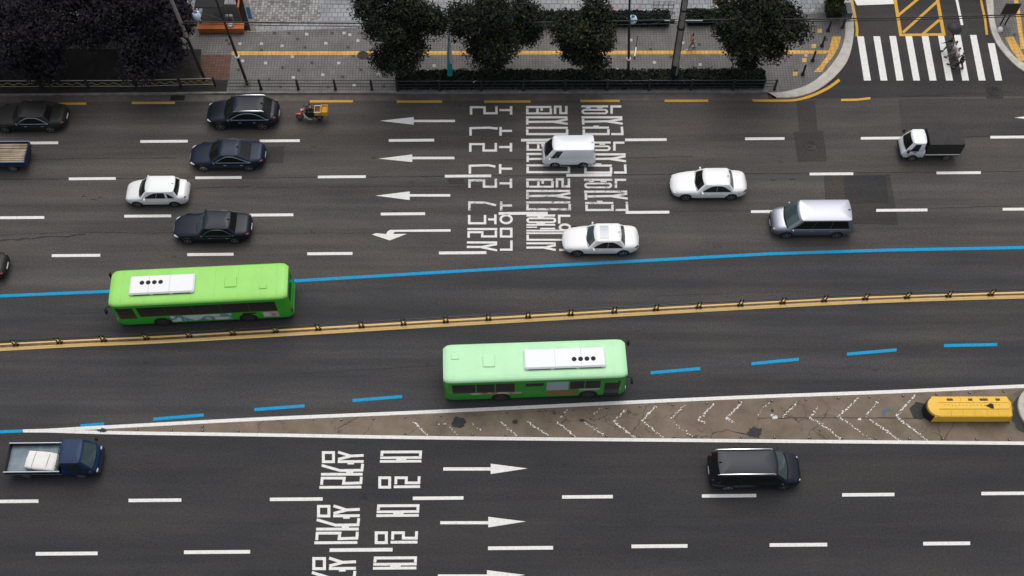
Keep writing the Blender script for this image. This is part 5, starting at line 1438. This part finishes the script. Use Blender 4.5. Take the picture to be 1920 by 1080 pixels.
def board(m, name, f0, f1, u0, u1, d):
    a_ = v*f0+Vector((u0, -d, 0)); b__ = v*f0+Vector((u1, -d, 0)); c__ = v*f1+Vector((u1, -d, 0)); d__ = v*f1+Vector((u0, -d, 0))
    th = Vector((0, .035, 0)); MB().loft([[a_, b__, c__, d__], [a_+th, b__+th, c__+th, d__+th]]).build(name, m, t)
board(mat('sign_cream', (.40, .36, .28), .5, var=.3, vscale=3), 'panel', .02, 1.0, -.28, .10, 0)
board(mat('sign_blue', (.02, .10, .22), .4), 'blue_panel', .34, .66, -.22, .05, .02)
board(M['black'], 'frame', .0, 1.02, -.80, -.285, 0)
t = thing('kick_scooter', 'parked blue and white kick scooter standing near the black lamp pole', 'kick scooter', P(1190, 106, KZ), R(80))
MB().cbox(-.1, .75, -.045, .045, .10, .15, .02).build('deck', M['plate'], t)
bl = mat('scooter_blue', (.04, .07, .16), .4)
MB().tube([(.78, 0, .15), (.92, 0, 1.05)], .028, 6).build('stem', bl, t); MB().tube([(.92, -.24, 1.05), (.92, .24, 1.05)], .02, 6).build('handlebar', bl, t)
for x in (-.14, .80): MB().cyl((x, -.03, .09), (x, .03, .09), .09, n=12).build('wheel', M['black'], t)
t = thing('bench', 'pale green slatted bench behind the right hand back hedge', 'bench', P(1302, 36, KZ))
gm = mat('bench_green', (.26, .36, .31), .6)
for k in range(4): MB().cbox(-.75, .75, -.25+.13*k, -.15+.13*k, .42, .46, .008).build('slat', gm, t)
for s in (-1, 1): MB().cbox(s*.6-.05, s*.6+.05, -.22, .22, 0, .415, .01).build('leg', M['darkmetal'], t)
for k in range(2): MB().cbox(-.75, .75, .30, .33, .55+.13*k, .65+.13*k, .008).build('backrest', gm, t)
t = thing('notice_board', 'dark notice board on two posts at the upper right pavement', 'notice board', P(1880, 46, KZ))
MB().cbox(-.52, .52, -.05, .05, .95, 2.1, .02).build('board', M['darkmetal'], t)
for x in (-.16, .16): MB().cyl((x, 0, 0), (x, 0, .95), .05, n=8).build('post', M['black'], t)
t = thing('white_bag', 'small white bag on the pavement under the notice board', 'bag', P(1874, 58, KZ))
mb = MB(); mb.loft([[(q*math.cos(2*PI*i/10)*.8, q*math.sin(2*PI*i/10), z) for i in range(10)] for z, q in ((0, .18), (.12, .22), (.28, .17), (.36, .06))]); mb.build('sack', M['plate'], t, True)
mb = MB(); mb.tube([(-.05, 0, .36), (0, .02, .46), (.05, 0, .36)], .012, 5); mb.build('knot', M['plate'], t)
t = thing('trellis_frame', 'dark metal frame standing on the plaza left of the utility pole', 'frame', P(1242, 24, KZ))
for x in (-.7, -.35, .0, .35, .7): MB().cyl((x, 0, 0), (x, 0, 1.1), .018, n=6).build('upright', M['darkmetal'], t)
for z in (.1, .4, .75, 1.1): MB().tube([(-.75, 0, z), (.75, 0, z)], .018, 6).build('crossbar', M['darkmetal'], t)
pink = mat('pink_cloth', (.50, .24, .30), .6)
t = thing('parasol', 'folded pink and white striped cloth leaning behind the back hedge', 'parasol', P(1172, 36, KZ))
mb = MB(); d = P(1142, 10, KZ+.3)-P(1172, 36, KZ); mb.tube([(0, 0, .05), d*.5, d], [.02, .10, .07], 8); mb.build('canopy', pink, t, True)
mb = MB(); mb.cbox(-.75, .08, .0, .30, .0, .30, .08); mb.build('base', M['plate'], t)
t = thing('pink_streamer', 'thin pink streamer stretched on the plaza right of the black lamp pole', 'streamer', P(1193, 30, KZ))
d = P(1205, -6, KZ+.6)-P(1193, 30, KZ); MB().tube([(0, 0, .02), d*.5, d], .025, 6).build('ribbon', pink, t)
t = thing('planter_kerb_box', 'dark utility cabinet on the kerb beside the corner hedge', 'cabinet', P(1588, 26, KZ))
MB().cbox(-.22, .22, -.5, .55, .0, .55, .03).build('housing', mat('cabinet_grey', (.05, .058, .07), .5), t)
MB().cbox(-.20, .20, -.48, .53, .551, .58, .01).build('lid', mat('cabinet_lid', (.06, .07, .085), .4), t)
t = thing('paper_litter', 'white paper scrap lying on the hedge top below the flag', 'litter', P(890, 153, KZ+.8), .4)
MB().loft([[(-.12, -.05, 0), (.13, -.03, .02), (.12, .05, .03), (-.1, .06, .0)], [(-.12, -.05, .01), (.13, -.03, .03), (.12, .05, .04), (-.1, .06, .01)]]).build('sheet', M['plate'], t)

# vehicle waiting at the top of the side street: only its front shows
# ------------------------------------------------------------------ people
def skin(name, verts, edges, radii, m, parent, sub=1, root=0):
    me = bpy.data.meshes.new(name); me.from_pydata([tuple(v) for v in verts], edges, [])
    o = bpy.data.objects.new(name, me); COL.objects.link(o)
    md = o.modifiers.new('skin', 'SKIN'); md.use_smooth_shade = True
    if not me.skin_vertices: 
        pass
    sv = me.skin_vertices[0].data
    for i, r in enumerate(radii):
        rr = r if isinstance(r, tuple) else (r, r)
        sv[i].radius = rr; sv[i].use_root = (i == root)
    sd = o.modifiers.new('sub', 'SUBSURF'); sd.levels = sub; sd.render_levels = sub
    bpy.context.view_layer.update()
    dg = bpy.context.evaluated_depsgraph_get()
    nm = bpy.data.meshes.new_from_object(o.evaluated_get(dg)); nm.name = name
    bpy.data.objects.remove(o, do_unlink=True)
    nm.materials.clear(); nm.materials.append(m)
    for p in nm.polygons: p.material_index = 0; p.use_smooth = True
    ob = bpy.data.objects.new(name, nm); COL.objects.link(ob)
    if parent: ob.parent = parent
    return ob

def person(label, loc, rz, h=1.70, pose=None, top=(.5, .5, .5), bottom=(.02, .02, .02), shoe=(.02, .02, .02), hair_len=.0, hair=(.012, .011, .011), sleeves='short', skirt=False, female=False, bottoms_len=1.0):
    """x forward, y left. pose: leg swing, arm targets, seated"""
    p = dict(swing=.30, lean=.04, seat=False, armL=None, armR=None, asw=.25); p.update(pose or {})
    t = thing('person', label, 'person', loc, rz)
    k = h/1.72
    V = lambda x, y, z: Vector((x, y, z))*k
    hipz = .92 if not p['seat'] else p['seat_z']/k
    if p['seat']: pel = V(0, 0, hipz)
    else: pel = V(0, 0, hipz-.02)
    sl = p['lean']
    sh = .19 if not female else .17
    che = pel+V(sl*1.2, 0, .34); nk = pel+V(sl*1.8, 0, .55); hd = pel+V(sl*2+.02, 0, .66); crown_ = pel+V(sl*2+.02, 0, .77)
    verts = [pel, pel+V(sl*.5, 0, .16), che, nk, hd, crown_]; E = [(0, 1), (1, 2), (2, 3), (3, 4), (4, 5)]; Rd = [(.155*k, .11*k), (.13*k, .10*k), (.165*k, .11*k), .052*k, (.078*k, .092*k), (.062*k, .07*k)]
    def addv(q, r, par): verts.append(q); Rd.append(r); E.append((par, len(verts)-1)); return len(verts)-1
    J = {}
    for s, nm in ((1, 'L'), (-1, 'R')):
        sw = p['swing']*s
        hip = pel+V(0, s*.095, -.04); 
        if p['seat']: kn = pel+V(.40, s*.16, .03); an = kn+V(-.04, s*.01, -.40); toe = an+V(.20, s*.01, -.06)
        else:
            bend = .06
            kn = pel+V(math.sin(sw)*.43+bend*.5, s*.09, -math.cos(sw)*.43); an = kn+V(math.sin(sw-.25*(1 if sw < 0 else .1))*.41-.02, 0, -math.cos(sw)*.41+(.05 if sw < 0 else 0)); toe = an+V(.19, s*.02, -.05)
            if an.z < .085*k: 
                an.z = .085*k; toe.z = .03*k
        i1 = addv(hip, .095*k, 0); i2 = addv(kn, .058*k, i1); i3 = addv(an, .042*k, i2); i4 = addv(toe, .034*k, i3)
        J['leg'+nm] = (hip, kn, an, toe)
        shd = nk+V(-.01, s*sh, -.07); tgt = p['arm'+nm]
        if tgt: el, wr_ = pel+V(*tgt[0]), pel+V(*tgt[1])
        else:
            a_ = -p['asw']*s
            el = shd+V(math.sin(a_)*.28, s*.04, -math.cos(a_)*.28); wr_ = el+V(math.sin(a_+.35)*.25, 0, -math.cos(a_+.35)*.25)
        j1 = addv(shd, .055*k, 2); j2 = addv(el, .042*k, j1); j3 = addv(wr_, .030*k, j2)
        d = (wr_-el).normalized(); side = d.cross(Vector((0, 0, 1))); side = side.normalized() if side.length > .05 else Vector((1, 0, 0))
        pal = wr_+d*.075*k; j4 = addv(pal, (.036*k, .018*k), j3)
        J['arm'+nm] = (shd, el, wr_, pal)
        nrm = d.cross(side)
        for f in range(4):
            o_ = side*((f-1.5)*.020*k); l_ = (.062, .072, .068, .052)[f]*k
            f1 = addv(pal+d*.03*k+o_, .0085*k, j4); addv(pal+d*(.03*k+l_*.7)+o_+nrm*.015*k, .007*k, f1)
        th = addv(pal-d*.02*k-side*.045*k, .010*k, j4); addv(pal+d*.025*k-side*.06*k+nrm*.01*k, .008*k, th)
    nose = addv(hd+V(.10, 0, -.01), .014*k, 4)
    skin('body', verts, E, Rd, M['skin'], t, 1)
    # clothes: the same limbs a little fuller
    m_top = mat('cloth_%d_%d_%d' % tuple(int(c*999) for c in top), top, .8); m_bot = mat('cloth_%d_%d_%d' % tuple(int(c*999) for c in bottom), bottom, .8); m_shoe = mat('cloth_%d_%d_%d' % tuple(int(c*999) for c in shoe), shoe, .6)
    v2 = [pel+V(0, 0, -.03), verts[1], che, nk+V(0, 0, -.045)]; e2 = [(0, 1), (1, 2), (2, 3)]; r2 = [(.172*k, .125*k), (.148*k, .118*k), (.182*k, .128*k), .070*k]
    for nm in 'LR':
        a_ = J['arm'+nm]; v2.append(a_[0]); r2.append(.068*k); e2.append((2, len(v2)-1)); v2.append(a_[1] if sleeves == 'long' else a_[0].lerp(a_[1], .75)); r2.append(.055*k); e2.append((len(v2)-2, len(v2)-1))
        if sleeves == 'long': v2.append(a_[2]); r2.append(.042*k); e2.append((len(v2)-2, len(v2)-1))
    skin('shirt', v2, e2, r2, m_top, t, 1)
    v3 = [pel+V(0, 0, .03)]; e3 = []; r3 = [(.165*k, .12*k)]
    for nm in 'LR':
        l_ = J['leg'+nm]
        e3.append((0, len(v3))); v3.append(l_[0]+Vector((0, 0, -.02*k))); r3.append(.108*k); e3.append((len(v3)-1, len(v3))); v3.append(l_[0].lerp(l_[1], 1 if bottoms_len > .5 else .6)); r3.append(.075*k)
        if bottoms_len > .5: e3.append((len(v3)-1, len(v3))); v3.append(l_[1].lerp(l_[2], .95)); r3.append(.058*k)
    skin('trousers', v3, e3, r3, m_bot, t, 1)
    for nm in 'LR':
        l_ = J['leg'+nm]; skin('shoe', [l_[2]+V(-.05, 0, -.045), l_[2]+V(.08, 0, -.05), l_[3]+V(.02, 0, 0)], [(0, 1), (1, 2)], [.060*k, .062*k, .050*k], m_shoe, t, 1)
    mh = mat('hair_%d_%d' % (int(hair[0]*999), int(hair[1]*999)), hair, .5)
    hv = [hd+V(-.015, 0, .125), hd+V(-.035, 0, .07), hd+V(-.06, 0, -.01)]; hr = [(.062*k, .055*k), (.098*k, .098*k), (.085*k, .06*k)]
    he = [(0, 1), (1, 2)]
    if hair_len:
        hv.append(hd+V(-.10, 0, -hair_len)); hr.append((.075*k, .045*k)); he.append((2, 3))
    skin('hair', hv, he, hr, mh, t, 1)
    for s in (-1, 1): MB().ball(hd+V(.083, s*.032, .025), .012*k, .012*k, .010*k, 8, 6).build('eye', M['black'], t)
    return t, J
# rider on the delivery scooter (faces -x of the scooter)
ra = HU
person('scooter rider in dark jacket and black hair sitting astride the red scooter', sc.location+Vector((.20, 0, 0)), ra+PI, 1.70,
       dict(seat=True, seat_z=.86, lean=.05, armL=((.26, .24, .22), (.46, .20, .14)), armR=((.26, -.24, .22), (.46, -.20, .14))), (.015, .018, .035), (.012, .014, .024), (.5, .5, .52), 0, (.012, .012, .012), 'long')
gz = .022
person('pedestrian with long brown hair holding a black umbrella on the crosswalk', P(1775, 95, gz), R(175), 1.66, dict(swing=.34, armR=((-.05, -.34, .34), (.0, -.42, .55)), armL=((.34, .26, .24), (.60, .30, .22))), (.015, .015, .016), (.10, .10, .105), (.012, .012, .012), .20, (.055, .032, .018), 'long', female=True)
person('pedestrian in pale white shirt beside the umbrella on the crosswalk', P(1782, 108, gz), R(160), 1.70, dict(swing=.30, asw=.35), (.72, .73, .80), (.16, .165, .17), (.012, .012, .012), .04, (.03, .02, .014), 'short')
person('pedestrian with black hair in white shirt and dark trousers mid crosswalk', P(1787, 121, gz), R(165), 1.74, dict(swing=.30, asw=.3), (.74, .76, .82), (.05, .055, .052), (.012, .012, .012), 0, (.010, .010, .010), 'short')
person('pedestrian all in black at the near end of the crosswalk group', P(1796, 129, gz), R(150), 1.70, dict(swing=.26, asw=.22), (.016, .016, .015), (.016, .017, .015), (.012, .012, .012), 0, (.010, .010, .010), 'long')
person('woman in dusty pink clothes with long dark hair walking by the tactile line', P(1296, 91, KZ), R(190), 1.62, dict(swing=.28, armL=((.20, .20, .28), (.30, .12, .42))), (.42, .26, .25), (.30, .19, .185), (.7, .7, .68), .26, (.02, .014, .012), 'short', female=True)
# umbrella
uc = P(1790.5, 52, 1.98)
t = thing('umbrella', 'open black umbrella held over the crosswalk pedestrians', 'umbrella', uc)
ub_ = mat('umbrella_black', (.015, .015, .016), .6)
rings = []
for q, z in ((.03, .24), (.22, .20), (.42, .08), (.52, -.04)):
    rings.append([(q*math.cos(2*PI*i/16)*(1 if i % 2 == 0 else .95), q*math.sin(2*PI*i/16)*(1 if i % 2 == 0 else .95), z) for i in range(16)])
mb = MB(); mb.loft(rings, True, False); mb.loft([[(p_[0]*.98, p_[1]*.98, p_[2]-.012) for p_ in r_] for r_ in rings], True, False); mb.build('canopy', ub_, t, True)
MB().tube([(0, 0, .32), (0, 0, .1), (-.25, -.12, -.62)], .012, 6).build('shaft', M['darkmetal'], t)
for i in range(8): MB().tube([(0, 0, .20), (.50*math.cos(2*PI*i/8), .50*math.sin(2*PI*i/8), -.045)], .006, 4).build('rib', M['darkmetal'], t)

# ------------------------------------------------------------------ light
w = bpy.data.worlds.new('World'); SC.world = w; w.use_nodes = True
nt = w.node_tree; bg = nt.nodes['Background']
sky = nt.nodes.new('ShaderNodeTexSky'); sky.sky_type = 'NISHITA'; sky.sun_disc = False
EL = R(66)
sky.sun_elevation = EL; sky.sun_rotation = R(8); sky.air_density = 1.0; sky.dust_density = 4.0; sky.ozone_density = 1.0
hs = nt.nodes.new('ShaderNodeHueSaturation'); hs.inputs['Saturation'].default_value = .35
nt.links.new(sky.outputs[0], hs.inputs['Color']); nt.links.new(hs.outputs[0], bg.inputs['Color'])
bg.inputs['Strength'].default_value = .15
sd = bpy.data.lights.new('sun', 'SUN'); sd.energy = .8; sd.angle = R(60); sd.color = (1, .96, .90)
so = bpy.data.objects.new('sun', sd); COL.objects.link(so)
so.rotation_euler = (-(PI/2-EL), 0, R(-8))
SC.view_settings.view_transform = 'Standard'; SC.view_settings.look = 'None'
SC.view_settings.exposure = 0.0; SC.view_settings.gamma = 1
SC.cycles.use_denoising = True
SC.cycles.max_bounces = 6
